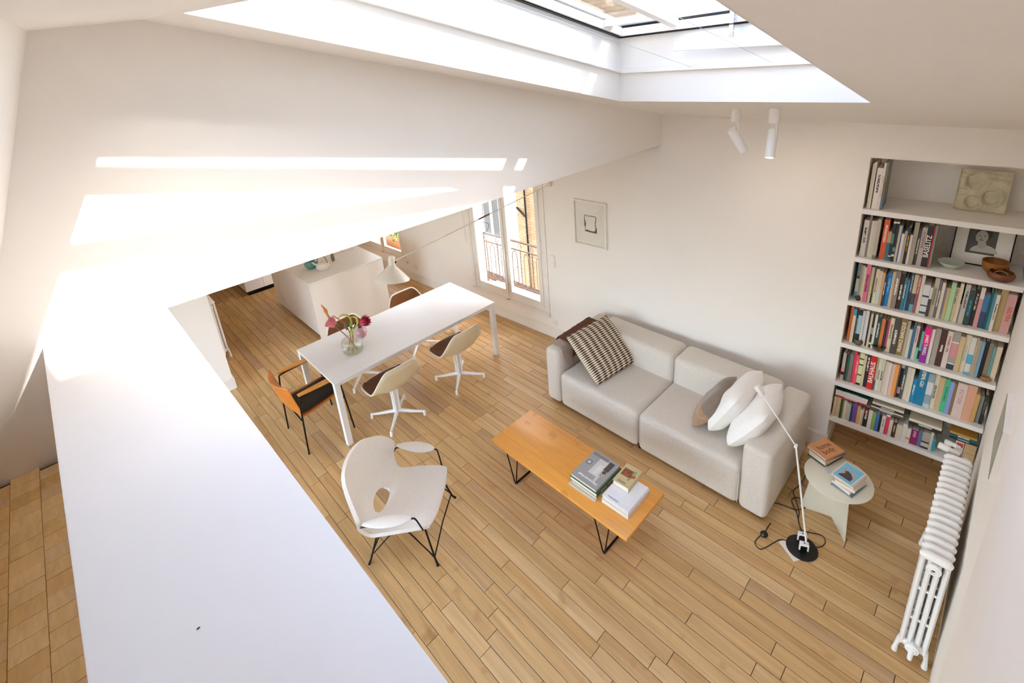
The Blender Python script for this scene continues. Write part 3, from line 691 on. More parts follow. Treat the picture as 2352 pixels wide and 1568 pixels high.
# blankets over the left arm
def drape(name, label, y0, y1, ins, outs, off, m, seed):
    r = random.Random(seed); x0, x1, zt, bv = -3.175 - off, -2.985 + off, .665 + off, .055
    prof = [(x0, zt - outs + (outs - bv) * k / 5) for k in range(5)] + [(x0 + bv - bv * math.cos(a), zt - bv + bv * math.sin(a)) for a in [PI / 2 * k / 5 for k in range(6)]] + [(x1 - bv + bv * math.sin(a), zt - bv + bv * math.cos(a)) for a in [PI / 2 * k / 5 for k in range(6)]] + [(x1 + .012 * (k / 6) * (1 if off < .02 else 1.3), zt - bv - (ins - bv) * k / 6) for k in range(1, 7)]
    n = 26; P = []
    for i in range(n + 1):
        v = i / n; row = []
        for j, (a, c) in enumerate(prof):
            e = .004 * math.sin(14 * v + .5 * j + seed) + .003 * math.sin(31 * v - j)
            row.append((a + (e if j > 12 else (-e if j < 4 else 0)), y0 + (y1 - y0) * v + .012 * math.sin(.6 * j + seed), c + (abs(e) if 4 <= j <= 12 else 0) + (.012 * math.sin(9 * v + seed) if j in (0, len(prof) - 1) else 0)))
        P.append(row)
    b = MB(); b.grid(P); o = b.obj(name, m, None, smooth=True); face_up(o.data); mod(o, 'SOLIDIFY', thickness=.007, offset=1); tag(o, label, 'blanket'); return o
BEIGE = mat('beige_knit', (178, 160, 144), .98, spec=.05, var=.12, vscale=160, bump=.6, bscale=380, sheen=.3)
BROWNB = stripes('brown_check', [(0, (84, 48, 28)), (.34, (98, 58, 34)), (.5, (128, 84, 56)), (.58, (84, 48, 28)), (.85, (112, 70, 44))], 22, 'Y', .98, .01)
drape('knit_blanket', 'beige knitted blanket draped over sofa arm', 3.235, 3.62, .26, .10, .004, BEIGE, 2)
drape('brown_blanket', 'dark brown checked blanket folded over sofa arm', 3.36, 3.90, .14, .15, .018, BROWNB, 4)

# ------------------------------------------------------------------ coffee table
CX0, CX1, CY0, CY1, CZ = -2.857, -1.432, 2.095, 2.60, .385
t = thing('coffee_table', 'long honey-coloured wooden coffee table on thin black metal legs', 'table', TM((CX0 + CX1) / 2, (CY0 + CY1) / 2, 0))
hw, hd = (CX1 - CX0) / 2, (CY1 - CY0) / 2
b = MB(); b.rbox(-hw, hw, -hd, hd, CZ - .026, CZ, .003, 2); b.obj('table_top', BEECH, t, smooth=True)
for sx in (-1, 1):
    fx = sx * .48; b = MB()
    b.tube([(fx, -hd + .045, .009), (fx, hd - .045, .009)], .009, 8); lg = b.obj('runner', BLACK, t, smooth=True)
    for sy in (-1, 1):
        y0_ = sy * (hd - .045)
        for dx in (-.095, .06): b = MB(); b.tube([(fx, y0_, .008), (fx + dx * .15, y0_, .03), (fx + dx, y0_ + sy * .0, CZ - .028)], .0055, 8); b.obj('leg', BLACK, t, smooth=True)
# ------------------------------------------------------------------ dining table
t = thing('dining_table', 'long white rectangular dining table with square legs', 'table', TM(-4.672, 2.365, 0))
b = MB(); b.rbox(-.458, .458, -1.022, 1.022, .735, .75, .002, 1); b.obj('table_top', WHITE, t)
b = MB(); b.box(-.45, .45, -1.01, -.97, .705, .735); b.box(-.45, .45, .97, 1.01, .705, .735); b.box(-.45, -.41, -.97, .97, .705, .735); b.box(.41, .45, -.97, .97, .705, .735); b.obj('apron', WHITE, t)
for sx in (-1, 1):
    for sy in (-1, 1):
        b = MB(); b.rbox(sx * .455 - (.055 if sx > 0 else 0), sx * .455 + (.055 if sx < 0 else 0), sy * 1.02 - (.055 if sy > 0 else 0), sy * 1.02 + (.055 if sy < 0 else 0), 0.006, .736, .002, 1); lg = b.obj('leg', WHITE, t)
        b = MB(); b.lathe([(.016, 0), (.016, .008)], 12, TM(sx * .428, sy * .99, 0)); b.obj('glide', BLACK, lg)
# ------------------------------------------------------------------ shell dining chairs
def smooth01(a): a = max(0, min(1, a)); return a * a * (3 - 2 * a)
def shell_pt(phi, s, off=0.0):
    """phi 0 = front, pi = back"""
    a = abs(((phi + PI) % (2 * PI)) - PI)
    c, sn = math.cos(phi), math.sin(phi)
    k = 4.0
    R = 1 / ((abs(c) / (.255 if c > 0 else .225)) ** 3 + (abs(sn) / .285) ** 3) ** (1 / 3)
    zr = .008 + .022 * smooth01((a - .8) / .6) + .268 * smooth01((a - 1.78) / .82)
    h = s ** (1 - .38 * smooth01((zr - .04) / .2))
    plan = R * (h * .94 + .06 * s) * (1 + .10 * zr * s)
    z = zr * s ** 3.2 - .02 * (1 - s ** 2) + (-.018 * s ** 6 if a < .7 else 0)
    x_, y_ = plan * c, plan * sn
    return (x_ * (1 - off * 4), y_ * (1 - off * 4), z + off)
def shell_chair():
    root = thing('shell_chair', 'x', 'chair', None, 'shell chairs at the dining table')
    N, S = 64, 14; top = .445
    P = [[tuple(Vector(shell_pt(2 * PI * i / N, j / S)) + Vector((0, 0, top))) for j in range(S + 1)] for i in range(N)]
    b = MB(); b.grid(P, True); o = b.obj('shell', CREAM, root, smooth=True, weld=True); face_up(o.data); mod(o, 'SOLIDIFY', thickness=.006, offset=-1)
    P = [[tuple(Vector(shell_pt(2 * PI * i / N, j / S * .985, .009)) + Vector((0, 0, top))) for j in range(S + 1)] for i in range(N)]
    b = MB(); b.grid(P, True); b.obj('upholstery', BROWNF, root, smooth=True, weld=True)
    b = MB(); b.tube([tuple(Vector(shell_pt(2 * PI * i / N, 1.0)) + Vector((0, 0, top + .002))) for i in range(N)], .0075, 8, closed=True); b.obj('rim', mat('pale_rim', (240, 232, 214), .4), root, smooth=True)
    b = MB(); b.lathe([(.09, .0), (.085, .012), (.04, .016)], 20, TM(0, 0, top - .045)); b.obj('seat_mount', WHITE, root, smooth=True)
    for sx in (-1, 1):
        for sy in (-1, 1):
            b = MB(); b.tube([(sx * .02, sy * .02, .08), (sx * .022, sy * .022, .25), (sx * .026, sy * .026, top - .03)], [.017, .013, .015], 10); b.obj('column', WHITE, root, smooth=True)
            a = math.atan2(sy, sx); ex, ey = .285 * math.cos(a), .285 * math.sin(a)
            b = MB(); b.tube([(0, 0, .085), (ex * .15, ey * .15, .082), (ex * .6, ey * .6, .062), (ex, ey, .05)], [.026, .022, .016, .012], 10); lg = b.obj('leg', WHITE, root, smooth=True)
            b = MB(); b.lathe([(.0, .0), (.014, .0), (.016, .012), (.014, .055), (.009, .062), (0, .063)], 14, TM(ex, ey, 0)); b.obj('glide', WHITE, lg, smooth=True)
    return root
ch0 = shell_chair()
for i, (x_, y_, yaw, lb) in enumerate(((-4.215, 1.915, math.radians(181), 'cream shell chair with brown seat, nearest the vase on open side'), (-4.215, 2.75, math.radians(181), 'cream shell chair with brown seat, on open side nearer the french window'), (-5.175, 1.99, math.radians(5), 'cream shell chair with brown seat behind the flower vase, island side'), (-5.215, 2.83, math.radians(0), 'cream shell chair with brown seat under lamp shade, island side'))):
    o = ch0 if i == 0 else copy_tree(ch0)
    base = TM(x_, y_, 0)
    o.matrix_local = base @ Matrix.Rotation(yaw, 4, 'Z'); o['label'] = lb
    for c in o.children:                                # the foot stays square to the table
        nm = c.name.split('.')[0]
        if nm in ('column', 'leg'): c.matrix_local = Matrix.Rotation(-yaw, 4, 'Z')
# ------------------------------------------------------------------ wooden armchair at the table end
t = thing('wooden_armchair', 'orange plywood armchair with black seat pad and black steel legs', 'chair', TM(-4.705, 1.24, 0, PI / 2))
def ply(u, v):
    """u across -1..1, v front 0 .. back top 1; local x forwards"""
    prof = [(.255, .445), (.12, .425), (-.05, .405), (-.17, .415), (-.235, .50), (-.27, .63), (-.30, .775)]
    k = v * (len(prof) - 1); i = min(int(k), len(prof) - 2); f_ = k - i
    px = [prof[max(0, min(len(prof) - 1, i + d))] for d in (-1, 0, 1, 2)]
    def cr(a, b_, c, d): return .5 * (2 * b_ + (c - a) * f_ + (2 * a - 5 * b_ + 4 * c - d) * f_ * f_ + (3 * b_ - a - 3 * c + d) * f_ ** 3)
    X_ = cr(*[p[0] for p in px]); Z_ = cr(*[p[1] for p in px])
    hw_ = .205 + .045 * math.sin(min(1, v * 1.5) * PI * .5) - .05 * max(0, v - .85) / .15 * 0
    rnd_ = (1 - max(0, (v - .9) / .1) ** 2 * .10) * (1 - max(0, (.08 - v) / .08) ** 2 * .12)
    wrap = .075 * u * u * smooth01((v - .42) / .3); dish = .014 * u * u * (1 - smooth01((v - .4) / .2))
    return (X_ + wrap, u * hw_ * rnd_, Z_ + dish)
b = MB(); b.grid([[ply(-1 + 2 * i / 20, j / 40) for j in range(41)] for i in range(21)]); o = b.obj('plywood_shell', BEECH2, t, smooth=True); face_up(o.data); mod(o, 'SOLIDIFY', thickness=.012, offset=-1); soft(o)
BLK = mat('black_leather', (34, 30, 28), .5, var=.1, bump=.1)
def padpt(u, v): p = Vector(ply(u * .80, .035 + v * .50)); return (p.x, p.y, p.z + .012 + .016 * (1 - abs(u) ** 5) * (1 - abs(2 * v - 1) ** 6))
b = MB(); b.grid([[padpt(-1 + 2 * i / 16, j / 20) for j in range(21)] for i in range(17)]); o = b.obj('seat_pad', BLK, t, smooth=True); face_up(o.data); mod(o, 'SOLIDIFY', thickness=.02, offset=-1)
for s in (-1, 1):
    ya = s * .272
    b = MB(); b.tube(spline([(-.205, ya, .0), (-.185, ya, .35), (-.165, ya, .60), (-.13, ya, .645), (.08, ya, .655), (.19, ya, .66), (.225, ya, .62), (.25, ya, .35), (.275, ya, 0)], 5), .008, 8); fr = b.obj('side_frame', BLACK, t, smooth=True)
    b = MB(); P = [(-.17, -.022), (.16, -.037), (.2, -.03), (.2, .03), (.16, .037), (-.17, .022)]; b.prism([(x_, ya + y_) for x_, y_ in P], .668, .686); o = b.obj('armrest', BEECH, t); mod(o, 'BEVEL', width=.005, segments=2)
for xx in (-.19, .24): b = MB(); b.tube([(xx, -.272, .40), (xx, .272, .40)], .008, 8); b.obj('cross_rail', BLACK, t, smooth=True)
# ------------------------------------------------------------------ white lounge chair with a slot between seat and back
yaw = math.atan2(.65, .76)
t = thing('lounge_chair', 'white upholstered lounge chair with open slot in its back', 'armchair', TM(-2.92, 1.30, 0, yaw))
LS = [(0, .262, .352, .240, 0, 0), (.05, .245, .372, .262, 0, 0), (.16, .17, .375, .285, 0, 0), (.34, .0, .345, .30, 0, .01), (.48, -.14, .312, .305, .01, .02), (.58, -.235, .305, .315, .03, .03), (.67, -.315, .40, .35, .075, .02), (.79, -.360, .54, .375, .13, 0), (.90, -.392, .66, .315, .10, -.01), (.965, -.408, .735, .235, .05, -.02), (1, -.412, .765, .165, .02, -.015)]
def lounge(u, v):
    i = 0
    while i < len(LS) - 2 and v > LS[i + 1][0]: i += 1
    f_ = (v - LS[i][0]) / (LS[i + 1][0] - LS[i][0]); px = [LS[max(0, min(len(LS) - 1, i + d_))] for d_ in (-1, 0, 1, 2)]
    def cr(a, b_, c_, d_): return .5 * (2 * b_ + (c_ - a) * f_ + (2 * a - 5 * b_ + 4 * c_ - d_) * f_ * f_ + (3 * b_ - a - 3 * c_ + d_) * f_ ** 3)
    X_, Z_, hw_, wr_, ed = [cr(*[p[q] for p in px]) for q in range(1, 6)]
    return (X_ + wr_ * abs(u) ** 2 - .03 * max(0, (.07 - v) / .07) * abs(u) ** 4, u * hw_, Z_ + ed * u * u)
NU, NV = 44, 60; b = MB(); b.grid([[lounge(-1 + 2 * i / NU, j / NV) for j in range(NV + 1)] for i in range(NU + 1)])
me = b.mesh('upholstered_shell', True); bm = bmesh.new(); bm.from_mesh(me); bm.verts.ensure_lookup_table()
uv = {i * (NV + 1) + j: (-1 + 2 * i / NU, j / NV) for i in range(NU + 1) for j in range(NV + 1)}
UH, VH, VC = .37, .052, .585
def e_in(k): u_, v_ = uv[k]; return (u_ / UH) ** 2 + ((v_ - VC) / VH) ** 2
uvm = {v: uv[v.index] for v in bm.verts}
def e_v(v): u_, v_ = uvm[v]; return (u_ / UH) ** 2 + ((v_ - VC) / VH) ** 2
kill = [f for f in bm.faces if sum(e_in(v.index) for v in f.verts) / len(f.verts) < 1]
bmesh.ops.delete(bm, geom=kill, context='FACES')
for v in bm.verts:
    if v.is_boundary and .3 < e_v(v) < 2.4 and abs(uvm[v][0]) < .8 and .3 < uvm[v][1] < .8:
        u_, v_ = uvm[v]; s_ = math.sqrt(e_v(v)); v.co = Vector(lounge(u_ / s_, VC + (v_ - VC) / s_))
bm.to_mesh(me); bm.free(); me.polygons.foreach_set('use_smooth', [True] * len(me.polygons))
face_up(me); o = link('upholstered_shell', me, BOUCLE, t); mod(o, 'SOLIDIFY', thickness=.030, offset=-1); md = mod(o, 'BEVEL', width=.013, segments=3); md.limit_method = 'ANGLE'; md.angle_limit = math.radians(50)
for s in (-1, 1):
    P = []
    for i in range(17):
        a = i / 16; x_ = -.215 + .345 * a; wd = .058 * max(.02, math.sin(PI * min(1, .03 + a * .94))) ** .6 * (.75 + .45 * a); hh_ = .022 * max(.05, math.sin(PI * a)) ** .4
        P.append([(x_, s * (.375 - .05 * a) + wd * math.cos(q), .50 + .015 * a + hh_ * math.sin(q)) for q in [2 * PI * k / 12 for k in range(13)]])
    b = MB(); b.grid(P); n_ = len(P[0]); b.f += [tuple(range(n_ - 1)), tuple(range(16 * n_, 17 * n_ - 1))]; ar = b.obj('arm_pad', BOUCLE, t, smooth=True, weld=True)
    b = MB(); b.tube(spline([(-.25, s * .355, .44), (-.21, s * .375, .475), (-.05, s * .355, .475), (.09, s * .33, .492), (.135, s * .325, .505), (.158, s * .318, .485), (.185, s * .292, .352)], 5), .006, 8); b.obj('arm_rod', BLACK, ar, smooth=True)
    F, Bk = (.255, s * .300, 0), (-.285, s * .300, 0)
    b = MB(); b.tube([F, (.235, s * .283, .045), (.17, s * .235, .335)], [.011, .0075, .0075], 8); b.obj('leg', BLACK, t, smooth=True)
    b = MB(); b.tube([Bk, (-.265, s * .288, .045), (-.19, s * .24, .275)], [.011, .0075, .0075], 8); b.obj('leg', BLACK, t, smooth=True)
    b = MB(); b.tube([(.23, s * .282, .07), (.03, s * .25, .31)], .005, 8); b.obj('brace', BLACK, t, smooth=True)
    b = MB(); b.tube([(-.262, s * .286, .07), (-.06, s * .25, .29)], .005, 8); b.obj('brace', BLACK, t, smooth=True)
for xx, zz in ((.232, .068), (-.262, .068)): b = MB(); b.tube([(xx, -.285, zz), (xx * .97, 0, zz + .01), (xx, .285, zz)], .0055, 8); b.obj('stretcher', BLACK, t, smooth=True)

# ------------------------------------------------------------------ floor reading lamp
t = thing('reading_lamp', 'thin white jointed reading lamp on round black base', 'lamp', TM(-.607, 3.145, 0))
b = MB(); b.lathe([(0, 0), (.104, 0), (.106, .006), (.10, .012), (0, .015)], 40); b.obj('base', mat('black_plastic', (20, 19, 18), .35), t, smooth=True)
b = MB(); b.rbox(-.045, .04, -.022, .022, .014, .085, .004, 2, TM(0, .01, 0, math.radians(-65))); b.obj('weight', BLACK, t, smooth=True)
for k in (-1, 1):
    Mx = TM(0, .01, 0, math.radians(-65)) @ TM(k * .04 + .0, 0, 0)
    b = MB(); b.rbox(-.018, .018, -.03, .03, .075, .09, .004, 2, Mx)
    for yy in (-1, 1): b.rbox(-.016, .016, yy * .027 - .003, yy * .027 + .003, .03, .08, .002, 1, Mx); b.lathe([(.009, -.004), (.009, .004)], 12, Mx @ TM(0, yy * .027, .028, rx=PI / 2))
    cl = b.obj('clip', WHITE, t, smooth=True)
    b = MB(); b.lathe([(.005, 0), (.005, .0015)], 10, Mx @ TM(0, 0, .0895)); b.obj('clip_hole', BLACK, cl)
EL = Vector((-.742 + .607, 3.175 - 3.145, .845)); HD = Vector((-1.005 + .607, 3.19 - 3.145, 1.145))
b = MB(); b.tube([(.02, .0, .085), tuple(EL)], .0068, 10); b.obj('lower_arm', WHITE, t, smooth=True)
b = MB(); b.tube([tuple(EL), tuple(HD)], .005, 10); b.obj('upper_arm', WHITE, t, smooth=True)
b = MB(); b.lathe([(.011, -.012), (.011, .012)], 14, TM(*EL, rx=PI / 2)); b.obj('elbow_joint', WHITE, t, smooth=True)
b = MB(); d = (HD - EL).normalized(); b.rbox(-.02, .02, -.016, .016, 0, .075, .004, 2, Matrix.Translation(HD - d * .01) @ d.to_track_quat('Z', 'Y').to_matrix().to_4x4()); hd_ = b.obj('lamp_head', WHITE, t, smooth=True)
b = MB()
for k in range(6): b.box(-.0215, -.0195, -.008, .008, .02 + k * .007, .0235 + k * .007, Matrix.Translation(HD - d * .01) @ d.to_track_quat('Z', 'Y').to_matrix().to_4x4())
b.obj('vent_slot', BLACK, hd_)
b = MB(); b.tube([tuple(EL * .2 + Vector((.016, 0, .07))), tuple(EL)], .002, 5); b.obj('arm_wire', WHITE, t)
CBL = mat('black_cable', (24, 20, 18), .6)
b = MB(); b.tube(spline([(-.607 - .1, 3.13, .004), (-.75, 3.103, .004), (-.80, 2.98, .004), (-.83, 2.935, .004), (-.875, 2.96, .004), (-.87, 3.03, .004), (-.85, 3.072, .012), (-.852, 3.14, .006), (-.85, 3.2, .004)], 6), .0035, 6); tag(b.obj('lamp_cable', CBL, smooth=True), 'thin black lamp cable looping to the foot switch', 'cable')
b = MB(); b.lathe([(0, 0), (.026, 0), (.027, .012), (.02, .022), (.012, .024), (.011, .028), (0, .029)], 20, TM(-.85, 3.072, 0)); tag(b.obj('foot_switch', mat('black_plastic', (20, 19, 18)), smooth=True), 'small round black foot switch on floor by sofa corner', 'switch')
b = MB(); b.tube(spline([(-.56, 3.21, .004), (-.515, 3.235, .004), (-.495, 3.30, .004), (-.53, 3.345, .004), (-.61, 3.31, .004), (-.66, 3.30, .004), (-.73, 3.42, .004), (-.80, 3.52, .004), (-.765, 3.58, .006), (-.70, 3.53, .008), (-.74, 3.45, .010), (-.86, 3.42, .004), (-.90, 3.40, .004)], 6), .0035, 6); tag(b.obj('tangled_cable', CBL, smooth=True), 'tangled black cable on floor between sofa and round side table', 'cable')
b = MB(); b.tube(spline([(-.635, 3.25, .006), (-.70, 3.36, .012), (-.72, 3.44, .014), (-.79, 3.56, .012), (-.82, 3.62, .008), (-.80, 3.74, .004), (-.80, 3.95, .004)], 6), .0035, 6); tag(b.obj('wall_cable', CBL, smooth=True), 'black cable running towards the wall beside sofa', 'cable')
b = MB(); b.box(-.08, .08, -.05, .05, 0, .003, TM(-.655, 3.085, 0, math.radians(-33))); tag(b.obj('paper_slip', PAPER), 'folded grey paper slip under the black lamp base', 'paper')

# ------------------------------------------------------------------ round side table of crossed panels
CRT = mat('cream_steel', (222, 216, 196), .45, var=.01)
t = thing('side_table', 'round cream side table on crossed flat panels', 'table', TM(-.525, 3.57, 0))
b = MB(); b.lathe([(0, .383), (.225, .383), (.2265, .3835), (.2265, .390), (.225, .391), (0, .391)], 64); b.obj('table_top', CRT, t, smooth=True)
for a in (math.radians(-52), math.radians(-164)):
    b = MB(); L_ = .215; b.add([(x_, y_, z_) for y_ in (-.003, .003) for x_, z_ in ((0.0, .0), (L_ * 1.0, 0.0), (L_ * .78, .383), (0.0, .383))], [(0, 1, 2, 3), (7, 6, 5, 4), (0, 4, 5, 1), (1, 5, 6, 2), (2, 6, 7, 3), (3, 7, 4, 0)], Matrix.Rotation(a, 4, 'Z')); b.obj('panel', CRT, t)
b = MB(); b.add([(x_, y_, z_) for y_ in (-.003, .003) for x_, z_ in ((0.0, 0), (.2, 0), (.17, .383), (0, .383))], [(0, 1, 2, 3), (7, 6, 5, 4), (0, 4, 5, 1), (1, 5, 6, 2), (2, 6, 7, 3), (3, 7, 4, 0)], Matrix.Rotation(math.radians(70), 4, 'Z')); b.obj('panel', CRT, t)

# ------------------------------------------------------------------ cast-iron radiators
def radiator(name, label, mw, n, knob=True):
    """sections stacked along local y, depth along local x (0..0.14)"""
    t = thing(name, label, 'radiator', mw); p = .0605
    b = MB(); D = .145; Hh = .86
    for k in range(4):
        xx = .018 + k * (D - .036) / 3
        b.lathe([(.0135, .11), (.0135, Hh - .05)], 10, TM(xx, 0, 0) @ Matrix.Diagonal((1, 1.75, 1, 1)))
    top = []
    for i in range(9):
        a = i / 8; top.append((.004 + (D - .008) * a, 0, Hh - .03 - .012 * (2 * a - 1) ** 4))
    b.tube(top, [.014] + [.026] * 7 + [.014], 10); b.tube([(.006, 0, .125), (D / 2, 0, .115), (D - .006, 0, .125)], [.018, .03, .018], 10)
    for zz in (.33, .57): b.tube([(.012, 0, zz), (D - .012, 0, zz)], .009, 6)
    for zz in (.135, Hh - .075): b.tube([(D / 2, -p / 2 - .002, zz), (D / 2, p / 2 + .002, zz)], .024, 10)
    me = b.mesh('radiator_section', True); me.materials.append(RADW)
    for k in range(n): link('radiator_section', me, None, t, TM(0, p / 2 + k * p, 0))
    for k in (0, n - 1):
        for xx in (.014, D - .014):
            b = MB(); b.tube([(xx, p / 2 + k * p, .13), (xx + (-.012 if xx < .07 else .012), p / 2 + k * p, .06), (xx + (-.014 if xx < .07 else .014), p / 2 + k * p, 0)], [.016, .011, .017], 8); b.obj('foot', RADW, t, smooth=True)
    for zz in (.135, Hh - .075):
        b = MB(); b.lathe([(.034, 0), (.034, .012), (.026, .014), (.024, .02), (.012, .021), (.01, .012), (0, .012)], 20, TM(D / 2, p / 2 - .035, zz, rx=PI / 2)); pl = b.obj('plug', RADW, t, smooth=True)
        b = MB(); b.lathe([(.008, .0), (.0, .0005)], 6, TM(D / 2, p / 2 - .048, zz, rx=PI / 2), cap=False); b.obj('plug_hole', DARK, pl)
    b = MB(); b.tube([(D / 2, p / 2 - .04, .135), (D / 2, p / 2 - .065, .125), (D / 2, p / 2 - .07, .085)], [.014, .013, .012], 10); b.obj('bleed_valve', RADW, t, smooth=True)
    # thermostatic valve and pipe at the far end
    b = MB(); yy = n * p; b.tube([(D / 2, yy, Hh - .075), (D / 2, yy + .05, Hh - .075)], .012, 10); b.tube([(D / 2, yy + .05, Hh - .09), (D / 2, yy + .05, Hh - .04)], .016, 10); b.obj('valve', CHROME, t, smooth=True)
    if knob:
        b = MB(); b.tube([(D / 2, yy + .05, Hh - .04), (D / 2 - .05, yy + .05, Hh - .03), (D / 2 - .06, yy + .05, Hh - .03), (D / 2 - .115, yy + .05, Hh - .025)], [.016, .016, .024, .022], 14); b.obj('thermostat_knob', PALE, t, smooth=True)
    b = MB(); b.tube(spline([(D / 2, yy + .055, Hh - .075), (D / 2 + .04, yy + .05, Hh - .06), (D - .005, yy + .02, Hh - .1), (D + .005, yy - .05, Hh - .35), (D + .005, yy - .05, 0)], 6), .01, 8); b.obj('pipe', RADW, t, smooth=True)
    return t
radiator('radiator', 'tall white cast-iron radiator against the wall under the bookshelves', TM(.012, 2.80, 0), 16)
radiator('radiator', 'white cast-iron radiator beyond the partition near the kitchen island', TM(-7.02, .895, 0, PI / 2), 14, False)

# ------------------------------------------------------------------ kitchen
ISL = mat('island_laminate', (232, 228, 223), .5, var=.01); WT_ = mat('white_worktop', (234, 231, 226), .35, var=.01)
t = thing('kitchen_island', 'white handleless kitchen island with flush front panels', 'kitchen island', TM(-7.30, 2.58, 0))
x0, x1, y0, y1 = -.80, .828, -.545, .56
b = MB(); b.box(x0 + .02, x1 - .003, y0 + .02, y1 - .02, .07, .838); b.obj('carcass', ISL, t)
b = MB(); b.box(x0 + .05, x1 - .03, y0 + .06, y1 - .06, 0, .07); b.obj('plinth', mat('oak_plinth', (120, 92, 56), .5), t)
for k in range(4): w_ = (x1 - x0) / 4; b = MB(); b.box(x0 + k * w_ + .0015, x0 + (k + 1) * w_ - .0015, y0, y0 + .02, .06, .838); b.obj('front_panel', ISL, t)
b = MB(); b.box(x1 - .003, x1 + .012, y0, y1, .004, .838); b.obj('end_panel', ISL, t)
b = MB(); b.box(x0, x1 + .014, y0 - .004, y1 + .004, .842, .86); wk = tag(b.obj('island_worktop', WT_, mw=TM(-7.30, 2.58, 0)), 'thin white worktop covering the kitchen island', 'worktop')
b = MB()
for (a, c, d, e) in ((-.62, .10, .16, .163), (-.62, .10, .46, .463), (.10, .103, .16, .463), (-.62, -.617, .16, .463)): b.box(a, c, d, e, .8595, .8606)
b.obj('hob_joint', DARK, wk); b = MB(); b.lathe([(0, .8605), (.012, .8605), (.013, .8602)], 16, TM(.02, .31, 0), cap=False); b.obj('power_dot', BLACK, wk)
# tall cabinet behind
t = thing('kitchen_cabinet', 'white kitchen cabinet standing beyond the island', 'cabinet', TM(-9.3, 1.76, 0))
b = MB(); b.box(-.5, .46, .02, .6, .1, 2.2); b.obj('carcass', ISL, t); b = MB(); b.box(-.5, .40, .06, .6, 0, .1); b.obj('plinth', BLACK, t)
for k in range(2): b = MB(); b.box(.46, .48, .02 + k * .29, .307 + k * .29, .1, 2.2); b.obj('door', ISL, t)
# bowl and teapot
TEAL = mat('teal_glaze', (92, 146, 136), .25, var=.08); KET = mat('cream_stoneware', (222, 214, 202), .4, var=.03); RATT = mat('brown_cane', (122, 84, 54), .6)
b = MB(); b.lathe([(0, .004), (.04, 0), (.06, .01), (.088, .05), (.092, .075), (.08, .10), (.064, .112), (.068, .12), (.06, .118), (.055, .108), (.075, .09), (.08, .07), (.05, .015), (0, .012)], 36, TM(-6.985, 2.30, .861)); tag(b.obj('teal_bowl', TEAL, smooth=True), 'round teal glazed bowl on kitchen island beside teapot', 'bowl')
t = thing('teapot', 'cream stoneware teapot with cane handle on kitchen island', 'teapot', TM(-6.79, 2.39, .8605))
b = MB(); b.lathe([(0, .003), (.06, 0), (.085, .02), (.095, .05), (.085, .085), (.055, .108), (.03, .112), (0, .113)], 36); b.obj('pot', KET, t, smooth=True)
b = MB(); b.lathe([(.035, .11), (.036, .116), (.012, .12), (.010, .13), (.014, .136), (0, .14)], 20); b.obj('lid', KET, t, smooth=True)
b = MB(); b.tube([(-.05, -.05, .06), (-.085, -.085, .085), (-.105, -.105, .115)], [.02, .013, .008], 10); b.obj('spout', KET, t, smooth=True)
b = MB(); b.tube([(-.05, -.05, .095)] + [(-.05 * math.cos(a), -.05 * math.cos(a), .10 + .105 * math.sin(a)) for a in [PI * k / 12 for k in range(13)]] + [(.05, .05, .095)], .0065, 8); b.obj('handle', RATT, t, smooth=True)
b = MB(); b.lathe([(0, 0), (.02, 0), (.026, .05), (.02, .12), (.014, .20), (.018, .26), (.014, .26), (0, .2)], 16, TM(-6.98, 2.62, .8605)); tag(b.obj('ceramic_jug', mat('grey_stoneware', (140, 126, 112), .5), smooth=True), 'slim grey stoneware bottle behind the teapot', 'bottle')

# ------------------------------------------------------------------ long-arm lamp over the dining table
SHD = mat('lamp_enamel', (226, 220, 206), .4, var=.01)
t = thing('hanging_lamp', 'white conical lamp shade on long thin arm over dining table', 'lamp', TM(-4.70, 2.35, 1.29))
tilt = TM(0, 0, 0) @ Matrix.Rotation(math.radians(-12), 4, 'X') @ Matrix.Rotation(math.radians(-6), 4, 'Y')
b = MB(); b.lathe([(.192, .02), (.195, .018), (.19, .032), (.15, .075), (.10, .125), (.045, .178), (.036, .19), (.034, .187), (.043, .174), (.097, .121), (.146, .07), (.186, .03)], 48, tilt, cap=False); b.obj('shade', SHD, t, smooth=True, weld=True)
b = MB(); b.lathe([(.034, .185), (.036, .19), (.036, .27), (.028, .285), (0, .288)], 24, tilt); hl = b.obj('lamp_holder', SHD, t, smooth=True)
b = MB(); b.lathe([(0, .06), (.02, .065), (.032, .1), (.02, .15), (.014, .19)], 16, tilt); b.obj('bulb', WHITE, t, smooth=True)
b = MB(); b.rbox(.03, .055, -.012, .012, .205, .245, .003, 1, tilt @ Matrix.Rotation(math.radians(75), 4, 'Z')); b.obj('knuckle', BLACK, t)
b = MB(); b.tube([(0, .02, .285), (.03, .06, .30), (.03, .10, .25), (.02, .05, .17)], .0025, 5); b.obj('flex', SHD, t, smooth=True)
P0 = Vector((0.02, .05, .235)); PE = WM @ Vector((-3.86, -.03, 2.12)) - Vector((-4.70, 2.35, 1.29))
b = MB(); b.tube([tuple(P0), tuple(P0 + (PE - P0) * .62)], .0075, 8); am = b.obj('arm', SHD, t, smooth=True)
b = MB(); b.tube([tuple(P0 + (PE - P0) * .60), tuple(PE)], .005, 8); b.obj('arm_tip', SHD, t, smooth=True)
pj = P0 + (PE - P0) * .56
b = MB(); b.tube([tuple(P0 + (PE - P0) * .53), tuple(P0 + (PE - P0) * .60)], .010, 8); b.obj('sleeve', RATT, t, smooth=True)
b = MB(); b.tube([tuple(pj + Vector((0, 0, -.06))), tuple(pj), tuple(pj + Vector((0, 0, 2.678 - 1.29 - pj.z)))], .003, 6); b.obj('suspension_cable', RATT, t)
